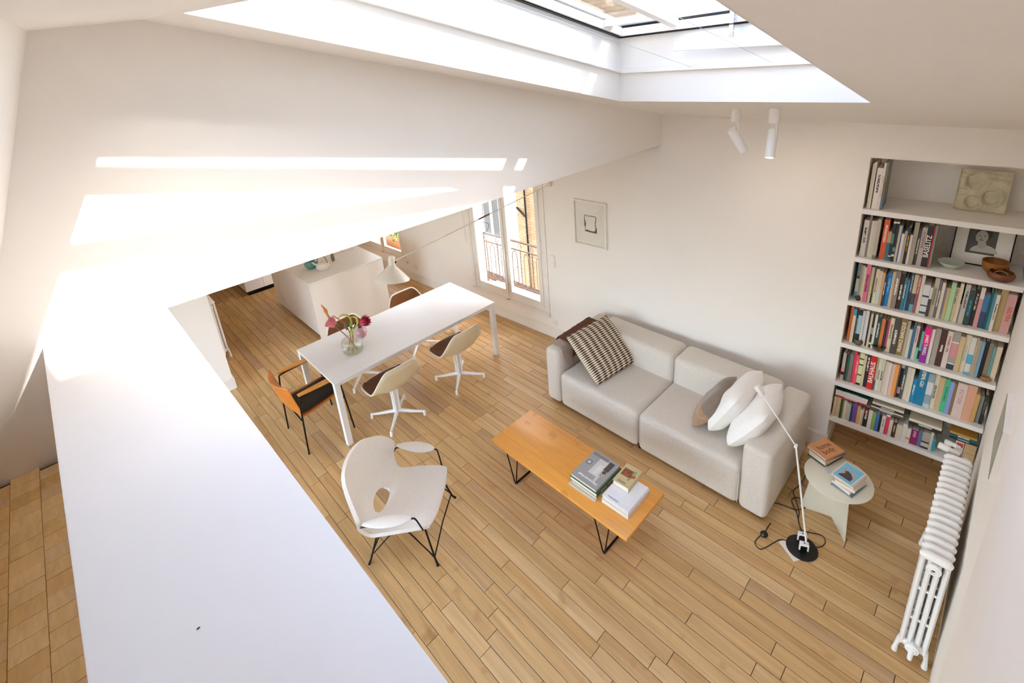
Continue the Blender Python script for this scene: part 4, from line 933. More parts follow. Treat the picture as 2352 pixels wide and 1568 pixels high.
b = MB(); b.tube(spline([tuple(P0 + (PE - P0) * .5), tuple(pj + Vector((.03, .03, -.08))), tuple(pj + Vector((.02, .02, -.16))), tuple(pj + Vector((-.05, -.05, -.235))), tuple(pj + Vector((-.06, -.04, -.225))), tuple(pj + Vector((.0, 0, -.17))), tuple(pj + Vector((0, 0, -.06)))], 6), .0028, 5); b.obj('slack_flex', RATT, t, smooth=True)
b = MB(); b.lathe([(.03, 0), (.03, .02), (0, .022)], 16, Matrix.Translation(PE) @ TM(0, 0, 0, WT, PI / 2)); b.obj('wall_mount', SHD, t, smooth=True)

# ------------------------------------------------------------------ flowers on the table
VG = glass('vase_glass', (.985, .995, .985)); WATER = glass('vase_water', (.97, .985, .93), ior=1.2)
t = thing('flower_vase', 'clear glass jug vase with protea flowers on dining table', 'vase', TM(-4.595, 1.735, .7505))
b = MB(); b.lathe([(0, .003), (.08, 0), (.098, .008), (.104, .03), (.105, .12), (.098, .145), (.065, .168), (.052, .178), (.05, .205), (.055, .225), (.052, .226), (.047, .205), (.049, .177), (.064, .162), (.095, .14), (.101, .12), (.1, .03), (.09, .01), (0, .009)], 48); b.obj('glass_body', VG, t, smooth=True)
b = MB(); b.lathe([(0, .0095), (.09, .0105), (.099, .03), (.0995, .085), (0, .085)], 40); b.obj('water', WATER, t, smooth=True)
STEM = mat('russet_stem', (158, 98, 52), .7, var=.2); GREEN = mat('lime_stem', (176, 170, 66), .6, var=.15); PINK = mat('protea_pink', (214, 118, 126), .7, var=.15); CRIM = mat('protea_crimson', (190, 52, 82), .7, var=.15); DKL = mat('bract_green', (86, 92, 60), .7, var=.2); ORN = mat('amber_seed', (196, 130, 62), .7, var=.2)
def stem(pts, r, m): b = MB(); b.tube(spline(pts, 6), r, 7); return b.obj('stem', m, t, smooth=True)
stem([(.03, .03, .02), (-.01, -.02, .17), (-.06, -.09, .30), (-.09, -.12, .37)], .005, STEM)
stem([(-.04, -.04, .02), (.0, .0, .2), (-.05, -.02, .33), (-.11, -.09, .43)], .005, STEM)
stem([(-.05, .0, .03), (.01, .02, .2), (.06, .06, .32)], .0045, GREEN); stem([(.05, -.03, .02), (.0, .03, .2), (.02, .02, .30)], .0045, STEM)
def protea(c, d, m, R, nm):
    q = Vector(d).to_track_quat('Z', 'Y').to_matrix().to_4x4(); Mx = Matrix.Translation(c) @ q
    b = MB(); b.lathe([(.006, -.03), (.018, -.012), (.026, .012), (.02, .04), (0, .05)], 16, Mx); fl_ = b.obj(nm, DKL, t, smooth=True)
    for ring, (rr, tl, nn) in enumerate(((.032, .42, 12), (.024, .25, 10), (.014, .1, 7))):
        for k in range(nn):
            a = 2 * PI * k / nn + ring * .3; M2 = Mx @ Matrix.Rotation(a, 4, 'Z') @ TM(.020, 0, .005, 0, 0, tl)
            b = MB(); b.add([(0, -.006, 0), (0, .006, 0), (.004, .015, R * .55), (.002, .006, R * .9), (0, 0, R), (.002, -.006, R * .9), (.004, -.015, R * .55), (.006, 0, R * .5)], [(0, 7, 6), (0, 1, 7), (1, 2, 7), (2, 3, 7), (3, 4, 7), (4, 5, 7), (5, 6, 7)], M2); b.obj('petal', m, fl_, smooth=True)
protea((-.085, -.085, .315), (-.5, -.45, .55), PINK, .11, 'protea_head'); protea((.085, .085, .315), (.55, .5, .45), CRIM, .11, 'protea_head')
b = MB(); b.tube(spline([(-.075, -.075, .30), (-.115, -.115, .38), (-.15, -.13, .46), (-.165, -.13, .49), (-.20, -.15, .545)], 5), [.012] * 8 + [.013] * 4 + [.017, .02, .018, .012, .012, .011, .010, .008, .004][:9], 9) if False else b.tube(spline([(-.075, -.075, .30), (-.115, -.115, .38), (-.15, -.13, .45), (-.17, -.135, .50), (-.205, -.15, .55)], 5), [.011] * 12 + [.016, .018, .018, .015, .012, .010, .009, .007, .003], 9); b.obj('seed_spike', ORN, t, smooth=True)
b = MB(); b.tube(spline([(-.02, .02, .22), (.0, .04, .33), (-.03, .03, .40), (-.09, -.01, .405), (-.12, -.04, .37)], 5), [.009] * 10 + [.011] * 6 + [.008, .006, .005, .004, .003], 9); b.obj('curled_spike', GREEN, t, smooth=True)
b = MB(); b.tube(spline([(.02, -.01, .22), (.08, .02, .29), (.11, .06, .36), (.07, .06, .41), (.01, .02, .40)], 5), [.009] * 10 + [.011] * 6 + [.008, .006, .005, .004, .003], 9); b.obj('curled_spike', GREEN, t, smooth=True)
for (p, a, tl, s_) in (((.03, .03, .27), .6, .5, .09), ((.0, -.02, .26), 3.0, .3, .10), ((.06, .05, .28), 5.2, .9, .10), ((.11, .10, .30), .8, 1.2, .09), ((-.03, .02, .25), 2.0, .3, .08), ((.04, .06, .33), 1.5, .5, .07)):
    b = MB(); M2 = TM(*p, a, 0, tl); b.add([(0, 0, 0), (.012, .022, s_ * .45), (.006, .012, s_ * .8), (0, 0, s_), (.006, -.012, s_ * .8), (.012, -.022, s_ * .45)], [(0, 1, 2, 3), (0, 3, 4, 5)], M2); b.obj('leaf', DKL if s_ > .08 else LEAF, t, smooth=True)
t2 = MB(); t2.lathe([(0, 0), (.035, 0), (.058, .02), (.068, .055), (.06, .09), (.035, .112), (.022, .118), (.025, .126), (.018, .12), (.03, .108), (.054, .088), (.06, .055), (.05, .022), (0, .01)], 36, TM(-4.80, 1.93, .7505)); tag(t2.obj('pink_vase', mat('pink_glaze', (186, 142, 146), .3, var=.06), smooth=True), 'small round dusty pink vase behind the glass vase', 'vase')
# ------------------------------------------------------------------ built-in bookshelves
SZ = [2.296, 1.897, 1.511, 1.114, .728, .352]
t = thing('bookcase', 'built-in beige bookcase of six shelves in a wall niche', 'bookcase', WM)
for z in SZ: b = MB(); b.rbox(-.776, .185, .0, .43, z - .04, z, .0015, 1); b.obj('shelf', SHELF, t)
def cover_mat(rgb, bands=(), ink=None, seed=0, rough=.5):
    key = ('cover', rgb, tuple(bands), ink)
    if key in MATS: return MATS[key]
    m, nt_, bs = principled('book_cover'); tc = nt_.nodes.new('ShaderNodeTexCoord'); s = nt_.nodes.new('ShaderNodeSeparateXYZ'); nt_.links.new(tc.outputs['Generated'], s.inputs[0])
    r = nt_.nodes.new('ShaderNodeValToRGB'); r.color_ramp.interpolation = 'CONSTANT'; els = r.color_ramp.elements
    st = [(0.0, rgb)]
    for z0, z1, c in bands:
        st = [q for q in st if not (z0 <= q[0] < z1)] + [(z0, c)] + ([(z1, rgb)] if z1 < .999 else [])
    st = sorted(st, key=lambda q: q[0])
    while len(els) < len(st): els.new(.5)
    while len(els) > len(st): els.remove(els[-1])
    for e, (p, c) in zip(els, st): e.position = p; e.color = (*lin(c), 1)
    nt_.links.new(s.outputs['Z'], r.inputs[0]); col = r.outputs[0]
    if ink:
        oi = nt_.nodes.new('ShaderNodeObjectInfo')
        def mth(op, a, b_=None, c=None):
            n = nt_.nodes.new('ShaderNodeMath'); n.operation = op
            for k, v in enumerate((a, b_, c)):
                if v is None: continue
                if isinstance(v, (int, float)): n.inputs[k].default_value = v
                else: nt_.links.new(v, n.inputs[k])
            return n.outputs[0]
        mp = nt_.nodes.new('ShaderNodeMapping'); mp.inputs['Scale'].default_value = (5, 0, 46); nt_.links.new(tc.outputs['Generated'], mp.inputs[0])
        off = mth('MULTIPLY', oi.outputs['Random'], 50.0); av = nt_.nodes.new('ShaderNodeVectorMath'); av.operation = 'ADD'; nt_.links.new(mp.outputs[0], av.inputs[0]); nt_.links.new(off, av.inputs[1])
        n = nt_.nodes.new('ShaderNodeTexNoise'); n.inputs['Scale'].default_value = 1.0; n.inputs['Detail'].default_value = 1; nt_.links.new(av.outputs[0], n.inputs['Vector'])
        hit = mth('GREATER_THAN', n.outputs['Fac'], .47)
        xa = mth('LESS_THAN', mth('ABSOLUTE', mth('SUBTRACT', s.outputs['X'], .5)), .2)
        zc = mth('MULTIPLY_ADD', oi.outputs['Random'], .3, .45)
        za = mth('LESS_THAN', mth('ABSOLUTE', mth('SUBTRACT', s.outputs['Z'], zc)), .22); ya = mth('LESS_THAN', s.outputs['Y'], .004)
        f = mth('MULTIPLY', mth('MULTIPLY', hit, xa), mth('MULTIPLY', za, ya))
        mx = nt_.nodes.new('ShaderNodeMix'); mx.data_type = 'RGBA'; nt_.links.new(f, mx.inputs['Factor']); nt_.links.new(col, mx.inputs['A']); mx.inputs['B'].default_value = (*lin(ink), 1); col = mx.outputs['Result']
    nt_.links.new(col, bs.inputs['Base Color']); bs.inputs['Roughness'].default_value = rough
    MATS[key] = m; return m
def book(name, label, mw, th, h, d, m, group=None, cat='book', pages=None):
    bt = min(.0022, th * .2); b = MB()
    b.box(0, bt, 0, d, 0, h); b.box(th - bt, th, 0, d, 0, h); b.box(bt, th - bt, 0, bt, 0, h)
    o = b.obj(name, m, None, mw=mw); tag(o, label, cat, group)
    b = MB(); b.box(bt, th - bt, bt, d - .004, .003, h - .003); b.obj('pages', pages or PAGEW, o); return o
ON = ['first', 'second', 'third', 'fourth', 'fifth', 'sixth', 'seventh', 'eighth', 'ninth', 'tenth', 'eleventh', 'twelfth', 'thirteenth', 'fourteenth', 'fifteenth', 'sixteenth', 'seventeenth', 'eighteenth', 'nineteenth']
TE = {20: 'twent', 30: 'thirt', 40: 'fort'}
def ordinal(k):
    if k < 20: return ON[k - 1]
    d, u = k // 10 * 10, k % 10
    return TE[d] + ('ieth' if u == 0 else 'y-' + ON[u - 1])
W_, BK_, CRm = (225, 219, 208), (34, 31, 32), (214, 203, 180)
LT, DK = (235, 230, 220), (60, 52, 48)
# (width mm, height mm, colour words, rgb, options)   options: b=bands, i=ink, t=(text, size, colour, up), p=proud mm
ROWS = {
0: (18, [(12, 350, 'thin ivory', CRm, {}), (13, 360, 'thin cream', (208, 202, 184), {}), (6, 0, '', None, {}), (38, 318, 'thick white', (224, 214, 206), {'i': DK}), (13, 358, 'thin white magazine', (222, 214, 206), {'i': (190, 120, 110)}), (14, 364, 'grey-green picture-covered', (128, 128, 116), {'b': [(0, .3, (96, 118, 140)), (.3, .6, (112, 116, 88))]})]),
1: (20, [(34, 300, 'wide white', (212, 204, 192), {'i': DK}), (15, 350, 'mauve grey', (128, 114, 112), {}), (15, 302, 'narrow cream', (214, 202, 178), {}), (22, 305, 'pale cream', (200, 192, 172), {}), (24, 325, 'grey beige', (176, 170, 156), {'p': 32, 'b': [(0, .1, (120, 114, 100))]}), (16, 0, '', None, {}), (35, 322, 'red-orange', (214, 92, 60), {'i': (238, 220, 200)}), (22, 235, 'teal and tan', (70, 112, 128), {'b': [(.62, 1, (184, 156, 108))]}), (18, 340, 'black and teal spotted', (36, 44, 42), {'b': [(.42, .66, (78, 128, 122)), (.1, .14, (214, 196, 150)), (.9, .94, (225, 215, 190)), (0, .06, (30, 130, 132))]}), (19, 340, 'lilac and black spotted', (40, 36, 38), {'b': [(.34, .72, (166, 154, 172)), (.24, .34, (92, 132, 140)), (.12, .17, (215, 205, 190)), (.9, .94, (225, 215, 190))]}), (16, 290, 'cream paperback', (208, 196, 176), {}), (8, 292, 'slim blue', (84, 98, 150), {'b': [(.6, 1, (84, 120, 150))]}), (16, 232, 'short white', (220, 212, 204), {}), (17, 258, 'pinkish grey', (178, 164, 150), {}), (18, 290, 'black with yellow lettering', (42, 36, 30), {'i': (226, 178, 30)}), (15, 236, 'low white', (214, 206, 198), {}), (27, 335, 'olive grey', (160, 150, 130), {}), (20, 280, 'charcoal', (78, 72, 70), {'i': LT}), (29, 302, 'rosy beige', (178, 162, 152), {'i': (120, 100, 96)}), (36, 325, 'black with large white capitals', (50, 44, 46), {'t': ('BASELITZ', .042, LT, 1)}), (8, 322, 'slim red', (176, 40, 40), {}), (13, 330, 'glossy grey-green', (134, 134, 120), {})]),
2: (26, [(20, 335, 'teal patterned', (96, 130, 134), {'b': [(.2, .55, (168, 186, 178)), (.55, .62, (44, 50, 52))]}), (14, 312, 'tan brown', (160, 136, 106), {}), (10, 308, 'light grey', (176, 172, 160), {}), (11, 300, 'pale yellow-green', (206, 204, 166), {}), (26, 335, 'bright pink', (214, 108, 138), {'t': ('ESPACES ATYPIQUES', .0165, (60, 36, 50), 1)}), (20, 305, 'pale yellow', (218, 208, 166), {}), (10, 330, 'black and grey', (84, 78, 68), {'b': [(0, .25, BK_)]}), (22, 300, 'cream lettered', (216, 202, 170), {'i': (90, 84, 70)}), (19, 290, 'cream and pale blue', (208, 194, 170), {'b': [(0, .45, (190, 204, 202))]}), (16, 280, 'tan orange', (208, 168, 116), {}), (13, 258, 'dark navy', (50, 60, 84), {'i': LT}), (27, 282, 'vivid blue', (30, 128, 196), {'i': (130, 196, 226)}), (16, 305, 'sand coloured', (206, 184, 144), {}), (29, 318, 'taupe', (140, 124, 114), {'i': LT}), (27, 300, 'blackish brown', (54, 42, 34), {'i': LT}), (16, 272, 'dark teal', (66, 118, 124), {'i': LT}), (12, 262, 'sky blue', (60, 146, 192), {}), (20, 318, 'dark slate', (58, 62, 70), {'i': (190, 200, 215)}), (22, 310, 'cream over teal', (206, 190, 156), {'b': [(0, .2, (100, 170, 186)), (.2, .5, (62, 74, 80))]}), (18, 308, 'dusty red', (164, 82, 92), {'i': (226, 190, 180)}), (18, 322, 'plain ivory', (214, 206, 190), {}),
    (36, 252, 'white and black illustrated', (206, 208, 210), {'b': [(.05, .12, (60, 64, 70)), (.3, .34, (58, 60, 66)), (.6, .66, (60, 62, 66))]}), (15, 240, 'black and white slim', (64, 60, 58), {'b': [(.6, 1, (210, 204, 196))]}), (25, 318, 'beige lettered', (192, 180, 158), {'i': (110, 96, 80)}), (16, 310, 'mid grey', (108, 104, 104), {'i': LT}), (17, 298, 'cream plain', (212, 202, 182), {}), (11, 262, 'violet and blue', (132, 118, 140), {'b': [(0, .18, (110, 144, 180))]}), (17, 262, 'straw yellow', (190, 170, 112), {}), (25, 310, 'mint green', (168, 206, 160), {}), (18, 272, 'small cream', (214, 198, 168), {'i': DK}), (18, 312, 'tall cream', (216, 200, 172), {}), (8, 150, 'very low grey', (164, 160, 156), {}), (25, 312, 'light grey capital-lettered', (192, 186, 178), {'i': (70, 64, 62)}), (28, 282, 'dark green with turquoise letters', (54, 70, 66), {'i': (24, 160, 196)}), (22, 292, 'black with pale title', (44, 36, 36), {'i': (206, 194, 176)}), (21, 312, 'rose pink and white', (208, 150, 150), {'b': [(.72, 1, (224, 210, 196))]}), (28, 262, 'blue and navy', (60, 120, 166), {'b': [(0, .5, (52, 74, 110))]}), (13, 290, 'deep teal', (20, 88, 92), {}), (14, 290, 'soft teal', (76, 142, 158), {}), (17, 284, 'white with black words', (222, 212, 196), {'i': BK_}), (32, 330, 'tall tan', (180, 158, 110), {}), (42, 302, 'dusty pink red-lettered', (206, 158, 152), {'t': ('NEUTRA', .030, (208, 92, 76), -1)})]),
3: (26, [(21, 320, 'burnt orange', (196, 104, 44), {}), (21, 312, 'oatmeal', (204, 192, 170), {'b': [(.82, 1, (60, 150, 180))]}), (14, 318, 'black speckled', (62, 56, 58), {'i': (190, 170, 150)}), (26, 330, 'light blue', (150, 190, 204), {'b': [(.02, .3, BK_), (.82, .98, BK_)]}), (17, 320, 'mottled pale', (198, 196, 180), {}), (24, 325, 'lavender white', (208, 204, 208), {}), (12, 300, 'dark umber', (70, 54, 40), {}), (14, 312, 'wheat', (210, 194, 160), {}), (14, 312, 'black and blue dotted', (44, 42, 46), {'b': [(.4, .6, (130, 160, 190)), (.1, .16, (220, 206, 170))]}), (16, 312, 'chalk white', (218, 208, 192), {}), (26, 300, 'dark petrol green', (26, 62, 64), {'i': LT}), (24, 284, 'orange paperback', (228, 134, 64), {}), (14, 288, 'black narrow', (52, 34, 32), {}), (16, 292, 'magenta pink', (190, 84, 120), {'b': [(0, .12, (214, 206, 198))]}), (24, 310, 'cream yellow', (222, 208, 168), {'i': DK}), (38, 318, 'wide charcoal', (78, 70, 66), {'i': LT}), (40, 330, 'wide olive with large cream capitals', (138, 112, 60), {'t': ('FRANCE BAROQUE', .033, (236, 226, 206), 1)}), (17, 320, 'putty grey', (176, 168, 152), {}), (19, 252, 'short cream', (212, 204, 182), {}), (17, 300, 'steel blue', (54, 104, 140), {}), (21, 302, 'pinkish white', (212, 194, 182), {'i': (170, 100, 86)}),
    (15, 288, 'black and turquoise', (48, 40, 34), {'b': [(0, .4, (110, 196, 172))]}), (15, 262, 'turquoise', (110, 184, 176), {'b': [(.06, .34, (44, 42, 36))]}), (38, 310, 'magenta and purple white-lettered', (232, 30, 130), {'b': [(0, .5, (140, 38, 150))], 't': ('JAMES TURRELL', .026, LT, -1)}), (19, 302, 'bright white', (226, 220, 210), {}), (33, 310, 'silver grey', (166, 158, 148), {}), (35, 318, 'dark maroon', (76, 44, 38), {'t': ('Matisse', .02, LT, 1)}), (30, 318, 'blush white', (214, 200, 188), {'i': (176, 96, 92)}), (40, 325, 'grey and pink banded', (166, 158, 150), {'b': [(.32, .7, (210, 146, 148)), (0, .14, (44, 62, 78)), (.7, .73, LT), (.14, .17, LT)]}), (28, 300, 'khaki tan', (200, 178, 134), {}), (28, 320, 'ivory pale-lettered', (220, 206, 178), {'i': (180, 190, 186)}), (28, 318, 'white with blue blotches', (214, 210, 202), {'b': [(.3, .55, (76, 168, 204)), (0, .08, (90, 160, 190))]}), (13, 316, 'thin ecru', (216, 202, 178), {}), (15, 300, 'narrow beige', (182, 162, 132), {}), (17, 302, 'powder blue', (116, 160, 188), {}), (22, 310, 'jet black', (30, 18, 16), {}), (22, 300, 'warm taupe', (138, 124, 100), {}), (17, 282, 'sea green', (100, 152, 150), {}), (28, 288, 'last cream', (216, 196, 168), {})]),
4: (24, [(23, 268, 'grey, pink and black banded', (182, 172, 164), {'b': [(0, .18, (206, 160, 150)), (.18, .3, BK_), (.3, .45, (216, 140, 126))]}), (15, 262, 'black small', (34, 30, 28), {}), (10, 262, 'forest green', (30, 96, 74), {}), (28, 280, 'stone grey', (116, 112, 102), {}), (18, 305, 'coral red', (216, 62, 82), {}), (19, 282, 'pink-red pale-lettered', (232, 78, 104), {'i': (244, 190, 190)}), (31, 312, 'lime and black patterned', (206, 212, 160), {'b': [(0, .06, BK_), (.3, .34, (70, 80, 40)), (.62, .66, BK_), (.8, .84, (80, 90, 40))]}), (18, 300, 'buff', (206, 188, 154), {}), (26, 318, 'black white-lettered', (38, 34, 36), {'i': LT}), (40, 330, 'wide red with large white capitals', (206, 30, 24), {'t': ('BAUHAUS', .045, (240, 232, 222), 1), 'p': 14}), (13, 316, 'khaki and navy', (186, 176, 140), {'b': [(0, .3, (78, 96, 116))]}), (23, 312, 'white with grey name', (216, 210, 190), {'t': ('RODCENKO', .017, (120, 114, 104), 1)}), (20, 316, 'parchment with black capitals', (206, 198, 176), {'t': ('MALEVITCH', .017, (70, 64, 56), 1)}), (23, 300, 'light sand', (208, 196, 172), {}), (21, 306, 'rosy white', (218, 202, 194), {}), (23, 300, 'pale salmon', (216, 184, 164), {}), (23, 308, 'amber orange', (232, 152, 76), {}), (10, 310, 'graphite', (90, 84, 76), {}), (20, 310, 'black with pink label', (32, 26, 28), {'b': [(.12, .32, (206, 150, 160)), (.9, 1, (190, 184, 196))]}), (18, 316, 'green-grey', (74, 82, 78), {'i': LT}), (28, 305, 'cream white', (214, 204, 186), {}), (20, 312, 'vanilla', (220, 206, 178), {}),
    (25, 220, 'short azure', (20, 140, 190), {'i': LT}), (58, 326, 'very wide blue', (10, 116, 156), {'i': (220, 205, 170)}), (38, 312, 'grey-blue banded', (142, 160, 168), {'b': [(.38, .75, (206, 210, 210)), (0, .1, (180, 196, 204))]}), (28, 312, 'cream black-capital', (216, 204, 182), {'t': ('RISE AND BEER', .018, (90, 80, 68), 1)}), (33, 302, 'camel', (196, 170, 132), {}), (28, 300, 'emerald green', (70, 184, 136), {'i': (40, 110, 84)}), (25, 290, 'periwinkle blue', (136, 156, 202), {}), (16, 284, 'walnut brown', (142, 110, 74), {}), (58, 300, 'very wide pale pink', (212, 194, 184), {'i': (204, 150, 152)}), (48, 312, 'salmon box-shaped', (216, 160, 132), {}), (24, 252, 'honey yellow', (200, 158, 92), {}), (24, 240, 'ash grey', (126, 128, 126), {}), (20, 262, 'black end', (46, 38, 32), {'i': (120, 110, 100)})]),
5: (12, [(22, 205, 'tan paperback', (206, 178, 138), {}), (30, 205, 'wide tan', (206, 180, 140), {}), (17, 198, 'dark green', (30, 78, 48), {}), (10, 196, 'ochre', (186, 146, 82), {}), (20, 195, 'plain white', (216, 208, 192), {}), (15, 180, 'beige low', (206, 190, 162), {}), (17, 178, 'pale blue-grey', (176, 186, 186), {}), (12, 172, 'dark indigo', (56, 58, 96), {}), (35, 198, 'purple', (116, 84, 146), {}), (22, 182, 'apricot', (218, 166, 104), {}), (15, 160, 'faded cream', (220, 198, 166), {}), (12, 172, 'silver', (186, 176, 166), {}), (32, 200, 'dark red and black', (44, 26, 22), {'b': [(.6, .95, (110, 28, 24))], 'i': LT}), (27, 186, 'soft white', (214, 206, 194), {}), (25, 178, 'leaf green', (142, 166, 82), {}), (25, 178, 'cobalt blue', (64, 114, 168), {}), (17, 176, 'black dark', (28, 22, 22), {}), (27, 178, 'white grey-lettered', (210, 202, 194), {'i': (130, 110, 104)}), (27, 200, 'magenta red', (222, 56, 92), {'b': [(.9, 1, (226, 214, 190))]}), (24, 165, 'bone', (204, 194, 170), {}), (27, 152, 'dark brown', (74, 46, 34), {'i': (200, 170, 150)}), (39, 140, 'wide bone', (204, 192, 164), {}), (30, 172, 'pearl grey', (206, 198, 188), {}), (27, 138, 'cream with orange band', (210, 202, 184), {'b': [(.22, .36, (214, 120, 60))]}), (48, 142, 'plum purple', (128, 28, 88), {'i': (210, 150, 180)}), (24, 150, 'slate blue', (92, 104, 136), {}), (50, 158, 'black and white photo', (164, 156, 144), {'b': [(0, .12, (56, 50, 46)), (.12, .34, (190, 182, 170)), (.34, .44, (60, 54, 48))]}), (18, 176, 'dusty cream', (200, 188, 170), {}), (18, 120, 'cyan', (40, 150, 170), {})]),
}
SN = ['top', 'second', 'third', 'fourth', 'fifth', 'lowest']
rb = random.Random(21)
for r, (x0, items) in ROWS.items():
    x = -.776 + x0 / 1000; k = 0; tot = sum(q[0] for q in items) / 1000; sc_ = (.172 - x) / tot if r in (2, 3, 4) else 1.0
    items = [(q[0] * sc_, *q[1:]) for q in items]
    for (w, h, words, rgb, op) in items:
        if rgb is None: x += w / 1000; continue
        k += 1; d = (.155 if r == 5 else .20) + rb.uniform(-.02, .05); fr = .045 + rb.uniform(-.008, .012) - op.get('p', 0) / 1000
        if r == 5: fr = .03 + rb.uniform(-.004, .006)
        if r == 0: fr = .03
        m = cover_mat(rgb, op.get('b', ()), op.get('i'))
        o = book('book', f'{words} book, {ordinal(k)} from left on {SN[r]} bookcase shelf', WM @ TM(x, fr, SZ[r] + .0006), w / 1000 - .0008, h / 1000, d, m, f'books on the {SN[r]} bookcase shelf')
        if 't' in op:
            txt, sz, col, upw = op['t']
            mm = mat('ink_%d_%d_%d' % col, col, .6)
            L_ = len(txt); xs = min(1.0, (h / 1000 * .86) / (L_ * sz * .66))
            lettering(txt, sz, mm, o, TM(w / 2000, -.0006, h / 2000) @ Matrix.Rotation(PI / 2, 4, 'X') @ Matrix.Rotation(upw * PI / 2, 4, 'Z'), 'spine_title', .0004, .0006, xs)
        x += w / 1000
    # print(r, x)
# flat stacks lying on the lowest row
def flat_book(name, label, mw, L_, d, th, m, group=None, cat='book', pages=None):
    """lying book: x along the spine, y depth (spine at y=0), z thickness"""
    bt = min(.0022, th * .22); b = MB(); b.box(0, L_, 0, d, 0, bt); b.box(0, L_, 0, d, th - bt, th); b.box(0, L_, 0, bt, bt, th - bt)
    o = b.obj(name, m, None, mw=mw); tag(o, label, cat, group); b = MB(); b.box(.003, L_ - .003, bt, d - .004, bt, th - bt); b.obj('pages', pages or PAGEW, o); return o
zb = SZ[5] + .2105
for (x, L_, z, th, words, rgb, tl) in ((-.762, .235, 0, .016, 'thin red-edged', (182, 48, 40), 0), (-.762, .232, .0165, .030, 'thick white', (218, 208, 202), 0), (-.762, .236, .047, .022, 'cream-white', (222, 214, 202), 0), (-.762, .238, .0695, .008, 'thin dark green', (20, 76, 66), 0),
        (-.505, .225, -.005, .020, 'dark grey', (88, 78, 72), 0), (-.50, .22, .0155, .012, 'thin pale', (214, 204, 190), 0), (-.50, .225, .028, .022, 'black and white', (52, 46, 42), 0), (-.495, .215, .0505, .020, 'ivory', (212, 202, 180), 0),
        (-.24, .21, -.022, .030, 'black with orange letters', (48, 38, 26), 0), (-.24, .205, .0085, .024, 'cream', (216, 206, 184), 0),
        (.015, .165, -.02, .020, 'dark blue-black', (34, 40, 48), 0), (.012, .168, .0005, .026, 'petrol teal', (18, 88, 92), 0), (.012, .160, .027, .016, 'yellow and red', (190, 140, 60), 0)):
    flat_book('book', f'{words} book lying flat on the books of the lowest shelf', WM @ TM(x, .028, zb + z), L_, .17, th, cover_mat(rgb, (), LT if sum(rgb) < 300 else None), 'books lying flat on the lowest shelf row')
# box, brush and carton at the right end
CARD = mat('kraft_card', (190, 160, 116), .85, var=.05)
for k, (z, h) in enumerate(((0, .085), (.086, .09))): b = MB(); b.rbox(.115, .183, .05, .2, SZ[5] + z + .001, SZ[5] + z + h, .002, 1, WM); tag(b.obj('carton', CARD), ('lower' if k == 0 else 'upper') + ' small kraft carton at the end of lowest shelf', 'box', 'kraft cartons')
b = MB(); b.rbox(.06, .112, .05, .15, SZ[5] + .001, SZ[5] + .17, .002, 1, WM); o = tag(b.obj('striped_box', mat('grey_box', (196, 188, 178), .7)), 'grey upright box with red label behind radiator', 'box'); b = MB(); b.box(.066, .106, .0485, .0499, SZ[5] + .12, SZ[5] + .155, WM); b.obj('red_label', mat('red_label', (206, 44, 44), .6), o)

# ------------------------------------------------------------------ objects on the shelves
# plaster relief
t = thing('plaster_relief', 'square plaster relief with swirling hollows leaning on top shelf', 'relief', WM @ TM(-.125, .30, SZ[0] + .002) @ Matrix.Rotation(math.radians(-9), 4, 'X'))
REL = mat('plaster_cast', (204, 195, 168), .85, var=.14, vscale=14, bump=.4, bscale=90)
cents = [(-.045, .215, .062), (.055, .115, .055), (-.04, .075, .05)]
def relz(x_, z_):
    v = .004 * math.sin(32 * x_ + 9 * math.sin(24 * z_)) + .003 * math.sin(40 * z_ + 12 * x_)
    for cx_, cz_, R in cents:
        dd = math.hypot(x_ - cx_, z_ - cz_) / R; v -= .034 * math.exp(-(dd * 1.35) ** 4); v += .014 * math.exp(-((dd - 1.05) * 4) ** 2) + .016 * math.exp(-(dd * 3) ** 2)
    return -v
N = 44; b = MB(); b.grid([[(-.135 + .27 * i / N, relz(-.135 + .27 * i / N, .02 + .265 * j / N), .004 + .285 * j / N) for j in range(N + 1)] for i in range(N + 1)]); b.obj('relief_face', REL, t, smooth=True)
b = MB(); b.box(-.14, .14, .012, .03, 0, .295); b.box(-.14, -.135, -.012, .02, 0, .295); b.box(.135, .14, -.012, .02, 0, .295); b.box(-.135, .135, -.012, .02, .289, .295); b.box(-.135, .135, -.012, .02, 0, .004); b.obj('tray', REL, t)
# framed portrait photograph
t = thing('portrait_frame', 'black-framed grey portrait photograph leaning on second shelf', 'picture', WM @ TM(-.055, .27, SZ[1] + .001) @ Matrix.Rotation(math.radians(-14), 4, 'X'))
b = MB(); w = .165; h = .31
for a, c, d, e in ((-w, w, 0, .008), (-w, w, h - .008, h), (-w, -w + .008, .008, h - .008), (w - .008, w, .008, h - .008)): b.box(a, c, -.006, .012, d, e)
b.obj('frame', BLACK, t); b = MB(); b.box(-w + .008, w - .008, .002, .008, .008, h - .008); b.obj('mount', PAPER, t)
PH = [mat('photo_%d' % v, (v, int(v * .97), int(v * .9)), .7, var=.05) for v in (88, 70, 176, 60, 196, 120)]
ph = MB(); ph.box(-.088, .072, .0005, .0018, .085, h - .012); pho = ph.obj('photograph', PH[0], t)
def disc(cx_, cz_, rx_, rz_, y_, m, nm, a0=0, a1=2 * PI):
    b = MB(); n = 24; b.add([(cx_, y_, cz_)] + [(cx_ + rx_ * math.cos(a0 + (a1 - a0) * k / n), y_, cz_ + rz_ * math.sin(a0 + (a1 - a0) * k / n)) for k in range(n + 1)], [(0, k + 1, k + 2) for k in range(n)]); b.obj(nm, m, pho)
